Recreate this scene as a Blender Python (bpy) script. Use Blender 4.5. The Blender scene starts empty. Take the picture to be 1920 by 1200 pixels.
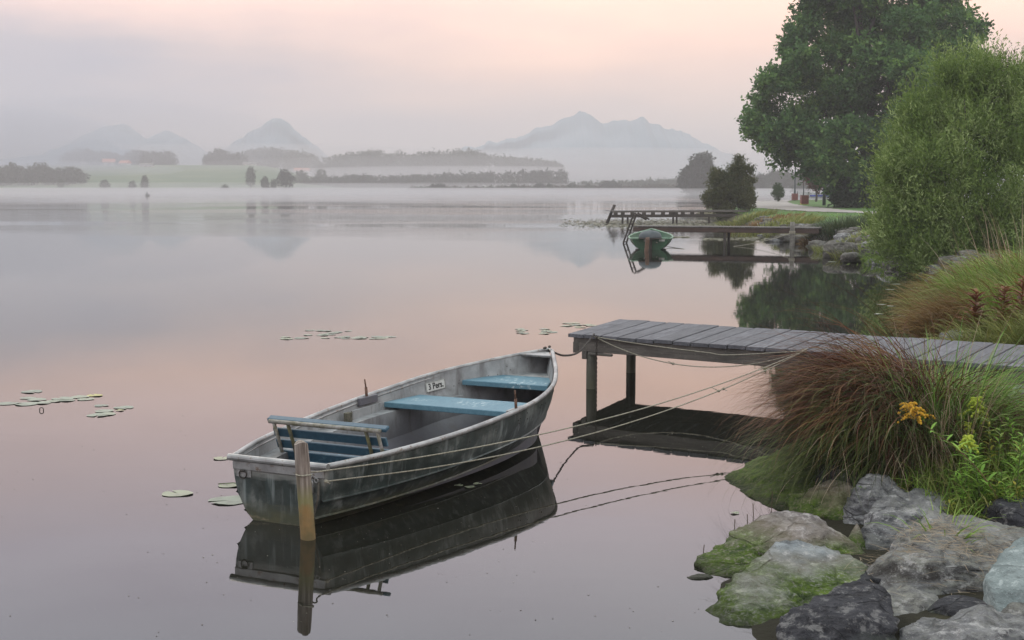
import bpy, math, random
import numpy as np
from mathutils import noise as mnoise, Vector
R = math.radians
random.seed(7); rng = np.random.default_rng(7)
scene = bpy.context.scene
COL = scene.collection
PI = math.pi

# ---------------------------------------------------------------- camera
F = 2500.0; TH = math.atan(248/2500); H = 2.4
CT, ST = math.cos(TH), math.sin(TH)
def ray(px, py):
    a = (px-960)/F; b = (600-py)/F
    return np.array([a, b*ST+CT, b*CT-ST])
def G(px, py, z=0.0):
    d = ray(px, py); t = (z-H)/d[2]
    return np.array([d[0]*t, d[1]*t, z])
def A(px, py, Y):
    d = ray(px, py); t = Y/d[1]
    return np.array([d[0]*t, Y, H+d[2]*t])
cam = bpy.data.objects.new('camera', bpy.data.cameras.new('camera'))
COL.objects.link(cam)
cam.location = (0, 0, H); cam.rotation_euler = (PI/2-TH, 0, 0)
cam.data.sensor_width = 36; cam.data.lens = 36*F/1920
cam.data.clip_start = 0.1; cam.data.clip_end = 20000
scene.camera = cam
try:
    scene.view_settings.view_transform = 'Standard'; scene.view_settings.look = 'None'
except Exception: pass
scene.view_settings.exposure = .16; scene.view_settings.gamma = 1

# ---------------------------------------------------------------- materials
class NT:
    def __init__(s, name):
        s.m = bpy.data.materials.new(name); s.m.use_nodes = True
        s.t = s.m.node_tree; s.t.nodes.clear()
        s.out = s.n('ShaderNodeOutputMaterial')
    def n(s, typ, **kw):
        nd = s.t.nodes.new(typ)
        for k, v in kw.items(): setattr(nd, k, v)
        return nd
    def l(s, a, b): s.t.links.new(a, b)
    shift = False
    def coords(s, scale=(1,1,1), rot=(0,0,0), obj=True):
        tc = s.n('ShaderNodeTexCoord'); mp = s.n('ShaderNodeMapping')
        mp.inputs['Scale'].default_value = scale; mp.inputs['Rotation'].default_value = rot
        s.l(tc.outputs['Object'], mp.inputs['Vector'])
        if not s.shift: return mp.outputs['Vector']
        oi = s.n('ShaderNodeObjectInfo'); mu = s.n('ShaderNodeVectorMath', operation='MULTIPLY_ADD'); mu.inputs[1].default_value = (37, 19, 23)
        s.l(oi.outputs['Random'], mu.inputs[0]); s.l(mp.outputs['Vector'], mu.inputs[2]); return mu.outputs[0]
    def noise(s, vec, scale, detail=6, rough=.55, dist=0):
        n = s.n('ShaderNodeTexNoise'); n.inputs['Scale'].default_value = scale
        n.inputs['Detail'].default_value = detail; n.inputs['Roughness'].default_value = rough
        n.inputs['Distortion'].default_value = dist
        if vec is not None: s.l(vec, n.inputs['Vector'])
        return n.outputs['Fac']
    def ramp(s, fac, stops):
        r = s.n('ShaderNodeValToRGB'); e = r.color_ramp.elements
        while len(e) < len(stops): e.new(0.5)
        for el, (p, c) in zip(e, stops):
            el.position = p; el.color = (*c, 1) if len(c) == 3 else c
        s.l(fac, r.inputs['Fac']); return r.outputs['Color']
    def lohi(s, fac, a, b):
        m = s.n('ShaderNodeMapRange'); m.inputs['From Min'].default_value = a; m.inputs['From Max'].default_value = b
        s.l(fac, m.inputs['Value']); return m.outputs['Result']
    def mix(s, fac, a, b, mode='MIX'):
        m = s.n('ShaderNodeMix', data_type='RGBA', blend_type=mode)
        for sock, v in ((m.inputs['Factor'], fac), (m.inputs['A'], a), (m.inputs['B'], b)):
            if hasattr(v, 'is_output'): s.l(v, sock)
            elif isinstance(v, (int, float)): sock.default_value = v
            else: sock.default_value = (*v, 1)
        return m.outputs['Result']
    def math(s, op, a, b=0.0, clamp=False):
        m = s.n('ShaderNodeMath', operation=op, use_clamp=clamp)
        for i, v in enumerate((a, b)):
            if hasattr(v, 'is_output'): s.l(v, m.inputs[i])
            else: m.inputs[i].default_value = v
        return m.outputs[0]
    def finish(s, col, rough=.8, metal=0.0, bump=None, bstr=.3, bdist=.02, spec=None, transl=0.0):
        p = s.n('ShaderNodeBsdfPrincipled')
        for sock, v in ((p.inputs['Base Color'], col), (p.inputs['Roughness'], rough), (p.inputs['Metallic'], metal)):
            if hasattr(v, 'is_output'): s.l(v, sock)
            elif isinstance(v, (int, float)): sock.default_value = v
            else: sock.default_value = (*v, 1)
        if spec is not None: p.inputs['Specular IOR Level'].default_value = spec
        if bump is not None:
            b = s.n('ShaderNodeBump'); b.inputs['Strength'].default_value = bstr; b.inputs['Distance'].default_value = bdist
            s.l(bump, b.inputs['Height']); s.l(b.outputs['Normal'], p.inputs['Normal'])
        sh = p.outputs['BSDF']
        if transl > 0:
            tr = s.n('ShaderNodeBsdfTranslucent')
            if hasattr(col, 'is_output'): s.l(col, tr.inputs['Color'])
            else: tr.inputs['Color'].default_value = (*col, 1)
            mx = s.n('ShaderNodeMixShader'); mx.inputs[0].default_value = transl
            s.l(sh, mx.inputs[1]); s.l(tr.outputs[0], mx.inputs[2]); sh = mx.outputs[0]
        s.l(sh, s.out.inputs['Surface']); return s.m

def plain(name, c1, c2=None, scale=8, rough=.8, metal=0.0, bstr=.3, bdist=.01, stretch=(1,1,1), spec=None):
    t = NT(name); v = t.coords(stretch); f = t.noise(v, scale)
    c2 = c2 or tuple(x*.6 for x in c1)
    return t.finish(t.mix(t.lohi(f, .35, .65), c1, c2), rough, metal, f, bstr, bdist, spec)
def leafmat(name, ca, cb, cc=None, nscale=.6, transl=.25, rough=.6):
    t = NT(name); a = t.n('ShaderNodeAttribute', attribute_name='tint')
    f = t.noise(t.coords(), nscale, 3)
    k = t.math('ADD', t.math('MULTIPLY', a.outputs['Fac'], .6), t.math('MULTIPLY', t.lohi(f, .3, .7), .4))
    stops = [(0.1, ca), (.9, cb)] if cc is None else [(0.05, ca), (.55, cb), (.95, cc)]
    return t.finish(t.ramp(k, stops), rough, transl=transl, spec=.3)
def woodmat(name, c1, c2, moss=None, axis=0, green=0.0, zmoss=None):
    t = NT(name); t.shift = True; sc = [14, 14, 14]; sc[axis] = 1.0
    v = t.coords(tuple(sc)); g = t.noise(v, 2.2, 8, .65, .4)
    big = t.noise(t.coords(), 3.0, 5)
    oi = t.n('ShaderNodeAttribute', attribute_name='tint')
    c = t.ramp(g, [(.28, c2), (.5, tuple((a+b)/2 for a, b in zip(c1, c2))), (.72, c1)])
    c = t.mix(t.math('MULTIPLY', t.lohi(big, .45, .75), .5), c, tuple(x*.45 for x in c2))
    spk = t.noise(t.coords(), 38, 4, .7)
    c = t.mix(t.math('MULTIPLY', t.lohi(spk, .60, .70), .45), c, tuple(min(1, x*2.0) for x in c1)); c = t.mix(t.math('MULTIPLY', t.lohi(spk, .36, .28), .5), c, tuple(x*.4 for x in c2))
    c = t.mix(t.math('MULTIPLY', oi.outputs['Fac'], .62), c, tuple(x*.4 for x in c1))
    if zmoss:
        z0, z1, mc = zmoss
        sx = t.n('ShaderNodeSeparateXYZ'); t.l(t.n('ShaderNodeTexCoord').outputs['Object'], sx.inputs[0])
        zf = t.math('ADD', sx.outputs['Z'], t.math('MULTIPLY', t.math('SUBTRACT', big, .5), .35))
        m = t.n('ShaderNodeMapRange'); m.inputs['From Min'].default_value = z1; m.inputs['From Max'].default_value = z0
        t.l(zf, m.inputs['Value']); c = t.mix(t.math('MULTIPLY', m.outputs[0], t.lohi(g, .2, .6)), c, mc)
    return t.finish(c, .75, bump=g, bstr=.6, bdist=.006, spec=.35)

# ---------------------------------------------------------------- mesh helpers
def link(o):
    COL.objects.link(o); return o
class MB:
    def __init__(s): s.v = []; s.f = []; s.t = []
    def add(s, vs, fs, tint=0.0):
        o = len(s.v); s.v += [tuple(map(float, p)) for p in vs]; s.f += [tuple(i+o for i in f) for f in fs]
        s.t += [tint]*len(vs); return s
    def box(s, c, d, rot=None, tint=0.0, bev=0.0):
        hx, hy, hz = d[0]/2, d[1]/2, d[2]/2
        if bev <= 0:
            vs = [(x, y, z) for x in (-hx, hx) for y in (-hy, hy) for z in (-hz, hz)]
            fs = [(0,1,3,2), (4,6,7,5), (0,4,5,1), (2,3,7,6), (0,2,6,4), (1,5,7,3)]
        else:
            b = bev; vs = []; fs = []
            idx = {}
            for sx in (-1, 1):
                for sy in (-1, 1):
                    for sz in (-1, 1):
                        for k, p in enumerate(((hx, hy-b, hz-b), (hx-b, hy, hz-b), (hx-b, hy-b, hz))):
                            idx[(sx, sy, sz, k)] = len(vs); vs.append((sx*p[0], sy*p[1], sz*p[2]))
            I = lambda *a: idx[a]
            for q in (-1, 1):
                fs.append([I(q,-1,-1,0), I(q,1,-1,0), I(q,1,1,0), I(q,-1,1,0)])
                fs.append([I(-1,q,-1,1), I(1,q,-1,1), I(1,q,1,1), I(-1,q,1,1)])
                fs.append([I(-1,-1,q,2), I(1,-1,q,2), I(1,1,q,2), I(-1,1,q,2)])
                for w in (-1, 1):
                    fs.append([I(q,w,-1,0), I(q,w,1,0), I(q,w,1,1), I(q,w,-1,1)])
                    fs.append([I(q,-1,w,0), I(q,1,w,0), I(q,1,w,2), I(q,-1,w,2)])
                    fs.append([I(-1,q,w,1), I(1,q,w,1), I(1,q,w,2), I(-1,q,w,2)])
            for a in (-1, 1):
                for b2 in (-1, 1):
                    for c2 in (-1, 1): fs.append([I(a,b2,c2,0), I(a,b2,c2,1), I(a,b2,c2,2)])
        vs = np.array(vs)
        if rot is not None: vs = vs @ np.array(rot).T
        return s.add(vs + np.array(c), fs, tint)
    def tube(s, pts, r, n=8, caps=True, tint=0.0):
        pts = [np.array(p, float) for p in pts]; m = len(pts)
        rr = [r]*m if isinstance(r, (int, float)) else list(r)
        vs = []; fs = []; up = None
        for i, p in enumerate(pts):
            d = pts[min(i+1, m-1)] - pts[max(i-1, 0)]; d = d/(np.linalg.norm(d)+1e-9)
            if up is None:
                up = np.array([0, 0, 1.]) if abs(d[2]) < .9 else np.array([1., 0, 0])
            a = np.cross(d, up); a /= np.linalg.norm(a)+1e-9; b = np.cross(a, d); up = b
            for k in range(n):
                th = 2*PI*k/n; vs.append(p + rr[i]*(a*math.cos(th)+b*math.sin(th)))
        for i in range(m-1):
            for k in range(n):
                k2 = (k+1) % n; fs.append((i*n+k, i*n+k2, (i+1)*n+k2, (i+1)*n+k))
        if caps: fs.append(tuple(range(n))[::-1]); fs.append(tuple((m-1)*n+k for k in range(n)))
        return s.add(vs, fs, tint)
    def ell(s, c, r, nu=12, nv=8, tint=0.0):
        vs = []; fs = []
        for j in range(nv+1):
            ph = PI*j/nv
            for i in range(nu):
                th = 2*PI*i/nu
                vs.append((c[0]+r[0]*math.sin(ph)*math.cos(th), c[1]+r[1]*math.sin(ph)*math.sin(th), c[2]+r[2]*math.cos(ph)))
        for j in range(nv):
            for i in range(nu):
                fs.append((j*nu+i, (j+1)*nu+i, (j+1)*nu+(i+1) % nu, j*nu+(i+1) % nu))
        return s.add(vs, fs, tint)
    def build(s, name, m, parent=None, smooth=False, loc=None):
        me = bpy.data.meshes.new(name); v = np.array(s.v)
        if loc is not None: v = v - np.array(loc)
        me.from_pydata([tuple(p) for p in v], [], s.f); me.update()
        at = me.attributes.new('tint', 'FLOAT', 'POINT'); at.data.foreach_set('value', np.array(s.t, dtype=np.float32))
        me.materials.append(m)
        if smooth: me.polygons.foreach_set('use_smooth', [True]*len(me.polygons))
        o = link(bpy.data.objects.new(name, me))
        if loc is not None: o.location = tuple(map(float, loc))
        if parent is not None: o.parent = parent
        return o
def npmesh(name, V, Fc, m, parent=None, tint=None, smooth=False, loc=None):
    V = np.asarray(V, dtype=np.float64)
    if loc is not None: V = V - np.array(loc)
    me = bpy.data.meshes.new(name); n = Fc.shape[1]
    me.vertices.add(len(V)); me.vertices.foreach_set('co', V.astype(np.float32).ravel())
    me.loops.add(Fc.size); me.loops.foreach_set('vertex_index', Fc.astype(np.int32).ravel())
    me.polygons.add(len(Fc)); me.polygons.foreach_set('loop_start', np.arange(0, Fc.size, n, dtype=np.int32))
    me.update(calc_edges=True); me.validate()
    if tint is not None:
        at = me.attributes.new('tint', 'FLOAT', 'POINT'); at.data.foreach_set('value', np.asarray(tint, dtype=np.float32))
    if smooth: me.polygons.foreach_set('use_smooth', [True]*len(me.polygons))
    me.materials.append(m)
    o = link(bpy.data.objects.new(name, me))
    if loc is not None: o.location = tuple(map(float, loc))
    if parent is not None: o.parent = parent
    return o
def tag(o, label=None, cat=None, group=None, kind=None):
    if label: o['label'] = label
    if cat: o['category'] = cat
    if group: o['group'] = group
    if kind: o['kind'] = kind
    return o
def empty(name, loc, label, cat, group=None, rz=0.0):
    o = link(bpy.data.objects.new(name, None)); o.location = tuple(map(float, loc)); o.rotation_euler = (0, 0, rz)
    o.empty_display_size = .2
    return tag(o, label, cat, group)
def smooth(a, b, x):
    t = np.clip((x-a)/(b-a), 0, 1); return t*t*(3-2*t)

# ---------------------------------------------------------------- value noise (vectorised)
_P = rng.permutation(512)
def vnoise(x, y, seed=0):
    x = np.asarray(x, float); y = np.asarray(y, float)
    xi = np.floor(x).astype(int); yi = np.floor(y).astype(int); xf = x-xi; yf = y-yi
    h = lambda a, b: _P[(_P[(a+seed*17) & 511] + b) & 511]/511.0
    u = xf*xf*(3-2*xf); v = yf*yf*(3-2*yf)
    return (h(xi, yi)*(1-u)+h(xi+1, yi)*u)*(1-v) + (h(xi, yi+1)*(1-u)+h(xi+1, yi+1)*u)*v
def fbm(x, y, o=4, seed=0):
    s = 0; a = .5
    for k in range(o):
        s = s + a*(vnoise(x*2**k, y*2**k, seed+k)-.5); a *= .5
    return s

# ---------------------------------------------------------------- world and light
SUN_EL, SUN_AZ = R(42), R(-35)     # azimuth from +Y towards +X
w = bpy.data.worlds.new("World"); scene.world = w; w.use_nodes = True
wt = w.node_tree; wt.nodes.clear()
def wn(t, **k):
    n = wt.nodes.new(t)
    for a, b in k.items(): setattr(n, a, b)
    return n
wl = wt.links.new
wo = wn('ShaderNodeOutputWorld'); bg1 = wn('ShaderNodeBackground'); bg2 = wn('ShaderNodeBackground'); addw = wn('ShaderNodeAddShader')
sky = wn('ShaderNodeTexSky', sky_type='NISHITA'); sky.sun_disc = False; sky.sun_elevation = SUN_EL; sky.sun_rotation = SUN_AZ
sky.altitude = 700; sky.dust_density = 4
wl(sky.outputs[0], bg1.inputs[0]); bg1.inputs[1].default_value = .012
tc = wn('ShaderNodeTexCoord'); sp = wn('ShaderNodeSeparateXYZ'); wl(tc.outputs['Generated'], sp.inputs[0])
mpv = wn('ShaderNodeMapping'); mpv.inputs['Scale'].default_value = (2.2, 2.2, 9); wl(tc.outputs['Generated'], mpv.inputs[0])
nz = wn('ShaderNodeTexNoise'); nz.inputs['Scale'].default_value = 1.6; nz.inputs['Detail'].default_value = 5; wl(mpv.outputs[0], nz.inputs['Vector'])
def wmath(op, a, b=0.0, clamp=False):
    m = wn('ShaderNodeMath', operation=op, use_clamp=clamp)
    for i, v in enumerate((a, b)):
        if hasattr(v, 'is_output'): wl(v, m.inputs[i])
        else: m.inputs[i].default_value = v
    return m.outputs[0]
el = wmath('ADD', sp.outputs['Z'], wmath('MULTIPLY', wmath('SUBTRACT', nz.outputs['Fac'], .5), .10))
def wramp(fac, stops):
    r = wn('ShaderNodeValToRGB'); e = r.color_ramp.elements
    while len(e) < len(stops): e.new(.5)
    for q, (p, c) in zip(e, stops): q.position = p; q.color = (*c, 1)
    wl(fac, r.inputs[0]); return r.outputs[0]
SKYR = [(0.0, (.44,.39,.37)), (.05, (.50,.39,.35)), (.10, (.66,.44,.35)), (.145, (.90,.57,.42)), (.19, (.88,.62,.56)), (.25, (.90,.77,.82)), (.34, (.90,.90,.97)), (.6, (.72,.77,.78)), (1.0, (.64,.71,.73))]
SKYL = [(0.0, (.18,.20,.27)), (.05, (.18,.20,.28)), (.10, (.27,.25,.29)), (.145, (.60,.42,.38)), (.19, (.68,.53,.54)), (.25, (.70,.63,.72)), (.34, (.82,.84,.95)), (.6, (.72,.77,.78)), (1.0, (.64,.71,.73))]
cr = wramp(el, SKYR); cl = wramp(el, SKYL)
xf = wmath('MULTIPLY', wmath('ADD', wmath('ADD', sp.outputs['X'], .36), wmath('MULTIPLY', wmath('SUBTRACT', nz.outputs['Fac'], .5), .6)), 2.0, True)
mx = wn('ShaderNodeMix', data_type='RGBA'); wl(xf, mx.inputs['Factor']); wl(cl, mx.inputs['A']); wl(cr, mx.inputs['B'])
wl(mx.outputs['Result'], bg2.inputs[0]); bg2.inputs[1].default_value = 1.72
wl(bg1.outputs[0], addw.inputs[0]); wl(bg2.outputs[0], addw.inputs[1]); wl(addw.outputs[0], wo.inputs[0])
sun = link(bpy.data.objects.new('sun', bpy.data.lights.new('sun', 'SUN')))
sun.data.energy = .8; sun.data.angle = R(14); sun.data.color = (1, .86, .76)
sd = Vector((math.sin(SUN_AZ)*math.cos(SUN_EL), math.cos(SUN_AZ)*math.cos(SUN_EL), math.sin(SUN_EL)))
sun.rotation_euler = sd.to_track_quat('Z', 'Y').to_euler(); sun.location = (0, 0, 30)

# ---------------------------------------------------------------- terrain
LAND = np.array([(-3,-40),(-2.6,-2),(-1.5,1.2),(0,2.8),(.75,4.6),(1.05,6.2),(1.12,7.07),(1.3,8.1),(2.15,9.2),(2.0,10.6),(2.5,11.6),(4.1,13.4),(5.2,16.5),
    (6.6,21.0),(8.8,28.0),(11.0,33.5),(11.3,36.8),(11.8,41.4),(12.1,45.8),(12.2,50.8),(13.0,56.0),(12.4,58.5),(11.9,60),(12.8,68),(14.2,82),
    (14.4,92),(14.4,101),(15.6,115),(19.5,135),(25.5,158),(42,190),(70,215),(120,245),(400,330),(400,-40)])
def sdf(x, y):
    x = np.asarray(x, float); y = np.asarray(y, float)
    d = np.full(x.shape, 1e9); ins = np.zeros(x.shape, bool); n = len(LAND)
    for i in range(n):
        a = LAND[i]; b = LAND[(i+1) % n]; e = b-a; wx = x-a[0]; wy = y-a[1]
        t = np.clip((wx*e[0]+wy*e[1])/(e@e), 0, 1)
        d = np.minimum(d, np.hypot(wx-t*e[0], wy-t*e[1]))
        c = (a[1] > y) != (b[1] > y)
        with np.errstate(divide='ignore', invalid='ignore'):
            xi = (b[0]-a[0])*(y-a[1])/(b[1]-a[1]+1e-12)+a[0]
        ins ^= c & (x < xi)
    return np.where(ins, d, -d)
def yshore(px): return np.where(px > 1240, 660-140*smooth(1240, 1300, px)+60*smooth(1400,1500,px), 660.0)
def ground(x, y):
    x = np.asarray(x, float); y = np.asarray(y, float)
    d = sdf(x, y) + .25*fbm(x*1.1, y*1.1, 3, 3)*np.clip(y/20, .4, 1.5)
    k = np.where(y < 22, 2.2, 1.1)
    h = np.where(d > 0, .85*(1-np.exp(-np.maximum(d, 0)/k)), np.maximum(-1.6, d*.55))
    h = np.where((y < 9.6) & (d > 0), h*(.22+.78*smooth(8.5, 9.6, y+.25*(x-2.6))), h)
    h = h + np.where(d > 0, .10*fbm(x*1.6, y*1.6, 3, 9)*np.clip(1.6-d*.15, .08, 1), 0)
    px = 960 + F*x/np.maximum(y, 1)
    d2 = y - yshore(px) - 18*fbm(px*.02, y*0, 2, 5)
    A_ = 17*(1-smooth(470, 700, px)) + 2.0
    h2 = np.where(d2 > 0, np.minimum(d2*.06, 1.2) + A_*smooth(690, 1080, y)+ 2*fbm(x*.01, y*.01, 3, 2)*smooth(700, 900, y), np.maximum(-3, d2*.1))
    return np.where(y > 350, np.maximum(h2, h), h)
ys = np.concatenate([np.linspace(-40, 2, 10), np.linspace(2.3, 16, 150), 16*np.power(130/16, np.linspace(0.005, 1, 170)), 130*np.power(6500/130, np.linspace(.01, 1, 110))])
tt = np.linspace(-1, 1, 420)
V = []
for y in ys:
    ww = max(y, 3.0)
    # finer towards the right bank inside the view
    xx = np.sign(tt)*(np.abs(tt)*.62 + .0*tt)*ww
    xx = np.where(tt < 0, tt*.9*ww, tt*.62*ww); xx = xx + np.where(np.abs(tt) > .9, np.sign(tt)*(np.abs(tt)-.9)*10*(60+ww*.8), 0)
    V.append(np.stack([xx, np.full_like(xx, y), ground(xx, np.full_like(xx, y))], 1))
V = np.concatenate(V); nc = len(tt); nr = len(ys)
ii = (np.arange(nr-1)[:, None]*nc + np.arange(nc-1)[None]).ravel()
t = NT('ground_soil_and_grass'); v = t.coords()
gx = t.n('ShaderNodeSeparateXYZ'); t.l(v, gx.inputs[0])
n1 = t.noise(v, .25, 6); n2 = t.noise(v, 3.5, 8, .7); n3 = t.noise(v, 22, 6, .7); n4 = t.noise(v, .03, 4)
lawn = t.mix(t.lohi(n2, .35, .65), (.055,.135,.030), (.085,.18,.04)); lawn = t.mix(t.lohi(n1, .4, .62), lawn, (.085,.115,.045))
meadow = t.mix(t.lohi(n4, .4, .6), (.075,.12,.065), (.12,.155,.085))
soil = t.mix(t.lohi(n2, .35, .6), (.03,.024,.015), (.085,.085,.035)); soil = t.mix(t.lohi(n3, .5, .65), soil, (.12,.10,.055))
farm = t.n('ShaderNodeMapRange'); farm.inputs['From Min'].default_value = 300; farm.inputs['From Max'].default_value = 500; t.l(gx.outputs['Y'], farm.inputs['Value'])
zz = t.math('ADD', gx.outputs['Z'], t.math('MULTIPLY', t.math('SUBTRACT', n2, .5), .25))
lawnf = t.lohi(zz, .55, .72)
neark = t.n('ShaderNodeMapRange'); neark.inputs['From Min'].default_value = 25; neark.inputs['From Max'].default_value = 45; t.l(gx.outputs['Y'], neark.inputs['Value'])
c = t.mix(t.math('MULTIPLY', lawnf, neark.outputs[0]), soil, lawn)
lowk = t.n('ShaderNodeMapRange'); lowk.inputs['From Min'].default_value = .30; lowk.inputs['From Max'].default_value = .08; t.l(zz, lowk.inputs['Value'])  # soil darkens on the lowest ground
c = t.mix(t.math('MULTIPLY', lowk.outputs[0], t.math('SUBTRACT', 1.0, farm.outputs[0])), c, (.020,.018,.010))
c = t.mix(farm.outputs[0], c, meadow)
gm = t.finish(c, .95, bump=n3, bstr=.6, bdist=.03, spec=.2)
gr = npmesh('ground', V, np.stack([ii, ii+1, ii+nc+1, ii+nc], 1), gm, smooth=True)
tag(gr, kind='structure')

# water
t = NT('lake_water'); v = t.coords((1, 1, 1))
s = t.n('ShaderNodeSeparateXYZ'); t.l(v, s.inputs[0])
rip = t.noise(t.coords((.5, 1.6, 1)), 1.1, 4, .6); mask = t.noise(t.coords((.02, .05, 1)), 1.0, 3)
far_ = t.n('ShaderNodeMapRange'); far_.inputs['From Min'].default_value = 40; far_.inputs['From Max'].default_value = 160; t.l(s.outputs['Y'], far_.inputs['Value'])
mk = t.math('MULTIPLY', t.lohi(mask, .44, .62), far_.outputs[0])
fine = t.noise(t.coords((1.2, 3, 1)), 1.3, 3, .5)
hgt = t.math('ADD', t.math('MULTIPLY', rip, t.math('ADD', t.math('MULTIPLY', mk, .05), .0005)), t.math('MULTIPLY', fine, .00035))
b = t.n('ShaderNodeBump'); b.inputs['Strength'].default_value = 1; b.inputs['Distance'].default_value = 1; t.l(hgt, b.inputs['Height'])
p = t.n('ShaderNodeBsdfPrincipled'); p.inputs['Base Color'].default_value = (.0125,.0125,.0095,1); p.inputs['Roughness'].default_value = .015
p.inputs['IOR'].default_value = 1.45; t.l(b.outputs['Normal'], p.inputs['Normal']); t.l(p.outputs[0], t.out.inputs[0])
WATER = t.m
xs = np.linspace(-5000, 5000, 41); yv = np.concatenate([[-60], np.linspace(0, 6400, 40)])
V = np.array([(x, y, 0) for y in yv for x in xs]); nc = 41
ii = (np.arange(len(yv)-1)[:, None]*nc+np.arange(nc-1)[None]).ravel()
tag(npmesh('water', V, np.stack([ii, ii+1, ii+nc+1, ii+nc], 1), WATER), kind='structure')

# path
t = NT('pale_gravel_path'); n = t.noise(t.coords(), 6, 6, .7); n_ = t.noise(t.coords(), .5, 4)
PATHM = t.finish(t.mix(t.lohi(n_, .35, .65), t.mix(t.lohi(n, .35, .65), (.27,.25,.235), (.36,.335,.31)), (.24,.215,.19)), .9, bump=n, bstr=.3, bdist=.01)
ctr = [G(*p, .86)[:2] for p in ((1990, 421), (1800, 408), (1655, 399.5), (1560, 396), (1500, 391.5), (1455, 387), (1436, 382), (1440, 378), (1462, 375.2), (1500, 373.6))]
wid = [3.0, 3.0, 3.2, 3.6, 4.6, 5.2, 5.0, 4.4, 3.6, 3.0]
def catmull(P, n=10):
    P = [np.array(p, float) for p in P]; P = [2*P[0]-P[1]] + P + [2*P[-1]-P[-2]]; o = []
    for i in range(1, len(P)-2):
        for k in range(n):
            u = k/n; o.append(.5*((2*P[i]) + (-P[i-1]+P[i+1])*u + (2*P[i-1]-5*P[i]+4*P[i+1]-P[i+2])*u*u + (-P[i-1]+3*P[i]-3*P[i+1]+P[i+2])*u**3))
    o.append(P[-2]); return o
cc = catmull([(*a, b) for a, b in zip(ctr, wid)], 14)
V = []; Fq = []; m_ = len(cc); K = 9
for i, q in enumerate(cc):
    d = cc[min(i+1, m_-1)][:2]-cc[max(i-1, 0)][:2]; d /= np.linalg.norm(d); nn = np.array([-d[1], d[0]])
    for k in range(K):
        e = q[:2]+nn*q[2]*.5*(k/(K-1)*2-1)*(1+.04*math.sin(i*1.7+k)); V.append((e[0], e[1], float(ground(e[0], e[1]))+.035))
for i in range(m_-1):
    for k in range(K-1): Fq.append((i*K+k, i*K+k+1, (i+1)*K+k+1, (i+1)*K+k))
tag(npmesh('path', V, np.array(Fq), PATHM, smooth=True), kind='structure')

# ---------------------------------------------------------------- mountains
def ridge(name, pts, Y, depth, label_seed, m, base=-5):
    pts = sorted(pts); pxs = np.array([p[0] for p in pts], float); pys = np.array([p[1] for p in pts], float)
    nx = 260; nv = 26; px = np.linspace(pxs[0], pxs[-1], nx); py = np.interp(px, pxs, pys)
    X = (px-960)/F*Y; Z = H + (352-py)/F*Y
    Z = Z + fbm(px*.06, px*0, 5, label_seed)*.10*Z.max()
    V = []
    for j in range(nv):
        v_ = j/(nv-1)*2-1
        fall = (1-abs(v_)**1.25)
        yy = Y + v_*depth + fbm(X*.004, X*0+v_*3, 3, label_seed+4)*depth*.4
        zz_ = base + (Z-base)*fall*(1+ .35*fbm(X*.008, X*0+v_*5, 4, label_seed+2)*(1-fall))
        V.append(np.stack([X*(1+v_*depth/Y*.2), yy, zz_], 1))
    V = np.concatenate(V); ii = (np.arange(nv-1)[:, None]*nx+np.arange(nx-1)[None]).ravel()
    return tag(npmesh(name, V, np.stack([ii, ii+1, ii+nx+1, ii+nx], 1), m, smooth=True), kind='structure')
ROCKY = plain('wooded_mountain_haze_blue', (.13,.21,.26), (.20,.27,.32), .01, .95, bstr=.0)  # blue cast of distant air put into the slope colour
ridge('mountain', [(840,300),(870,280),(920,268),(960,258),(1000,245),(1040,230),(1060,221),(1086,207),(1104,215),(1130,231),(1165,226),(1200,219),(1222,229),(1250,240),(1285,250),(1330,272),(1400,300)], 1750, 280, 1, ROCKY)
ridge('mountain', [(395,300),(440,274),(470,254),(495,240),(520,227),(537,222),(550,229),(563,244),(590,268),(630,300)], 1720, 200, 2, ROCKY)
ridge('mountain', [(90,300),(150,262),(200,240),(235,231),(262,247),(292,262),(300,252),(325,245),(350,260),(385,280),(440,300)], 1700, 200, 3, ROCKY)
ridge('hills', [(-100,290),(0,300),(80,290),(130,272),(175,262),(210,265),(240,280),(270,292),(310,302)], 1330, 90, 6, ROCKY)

# ---------------------------------------------------------------- haze and mist
def volmat(name, dens, col=(.97,.96,.97), g=0.0):
    m = bpy.data.materials.new(name); m.use_nodes = True; t = m.node_tree; t.nodes.clear()
    o = t.nodes.new('ShaderNodeOutputMaterial'); p = t.nodes.new('ShaderNodeVolumePrincipled')
    p.inputs['Color'].default_value = (*col, 1); p.inputs['Density'].default_value = dens; p.inputs['Anisotropy'].default_value = g
    t.links.new(p.outputs[0], o.inputs['Volume']); return m
hz = MB().box((0, 2950, 53), (7000, 7100, 118)); 
tag(hz.build('haze', volmat('haze_air', .00074, (.955,.91,.90))), kind='stuff')
MISTN = [0]
def mist(px, py, Y, rx, ry, rz, dens, col=(.86,.84,.86)):
    c_ = A(px, py, Y); m = MB().ell((0, 0, 0), (rx, ry, rz), 32, 16)
    o = m.build('mist', volmat('mist_air', dens, col), smooth=True); o.location = tuple(c_)
    tag(o, kind='stuff'); return o
mist(300, 360, 500, 420, 150, 1.7, .008)
mist(820, 361, 560, 180, 90, 1.2, .006)
mist(1130, 322, 1420, 330, 110, 26, .0050)
mist(430, 304, 1420, 340, 90, 20, .0050)
mist(-30, 285, 960, 110, 110, 34, .0050, (.62,.68,.80))
mist(140, 268, 1150, 190, 90, 40, .0026, (.56,.62,.74))
mist(60, 318, 880, 100, 70, 6, .004, (.72,.76,.86))
mist(330, 350, 690, 160, 50, 2.4, .004)
mist(860, 328, 1010, 170, 70, 7, .009)
mist(820, 352, 745, 130, 40, 3.0, .007)
mist(820, 322, 960, 210, 60, 12, .0028)
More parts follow.
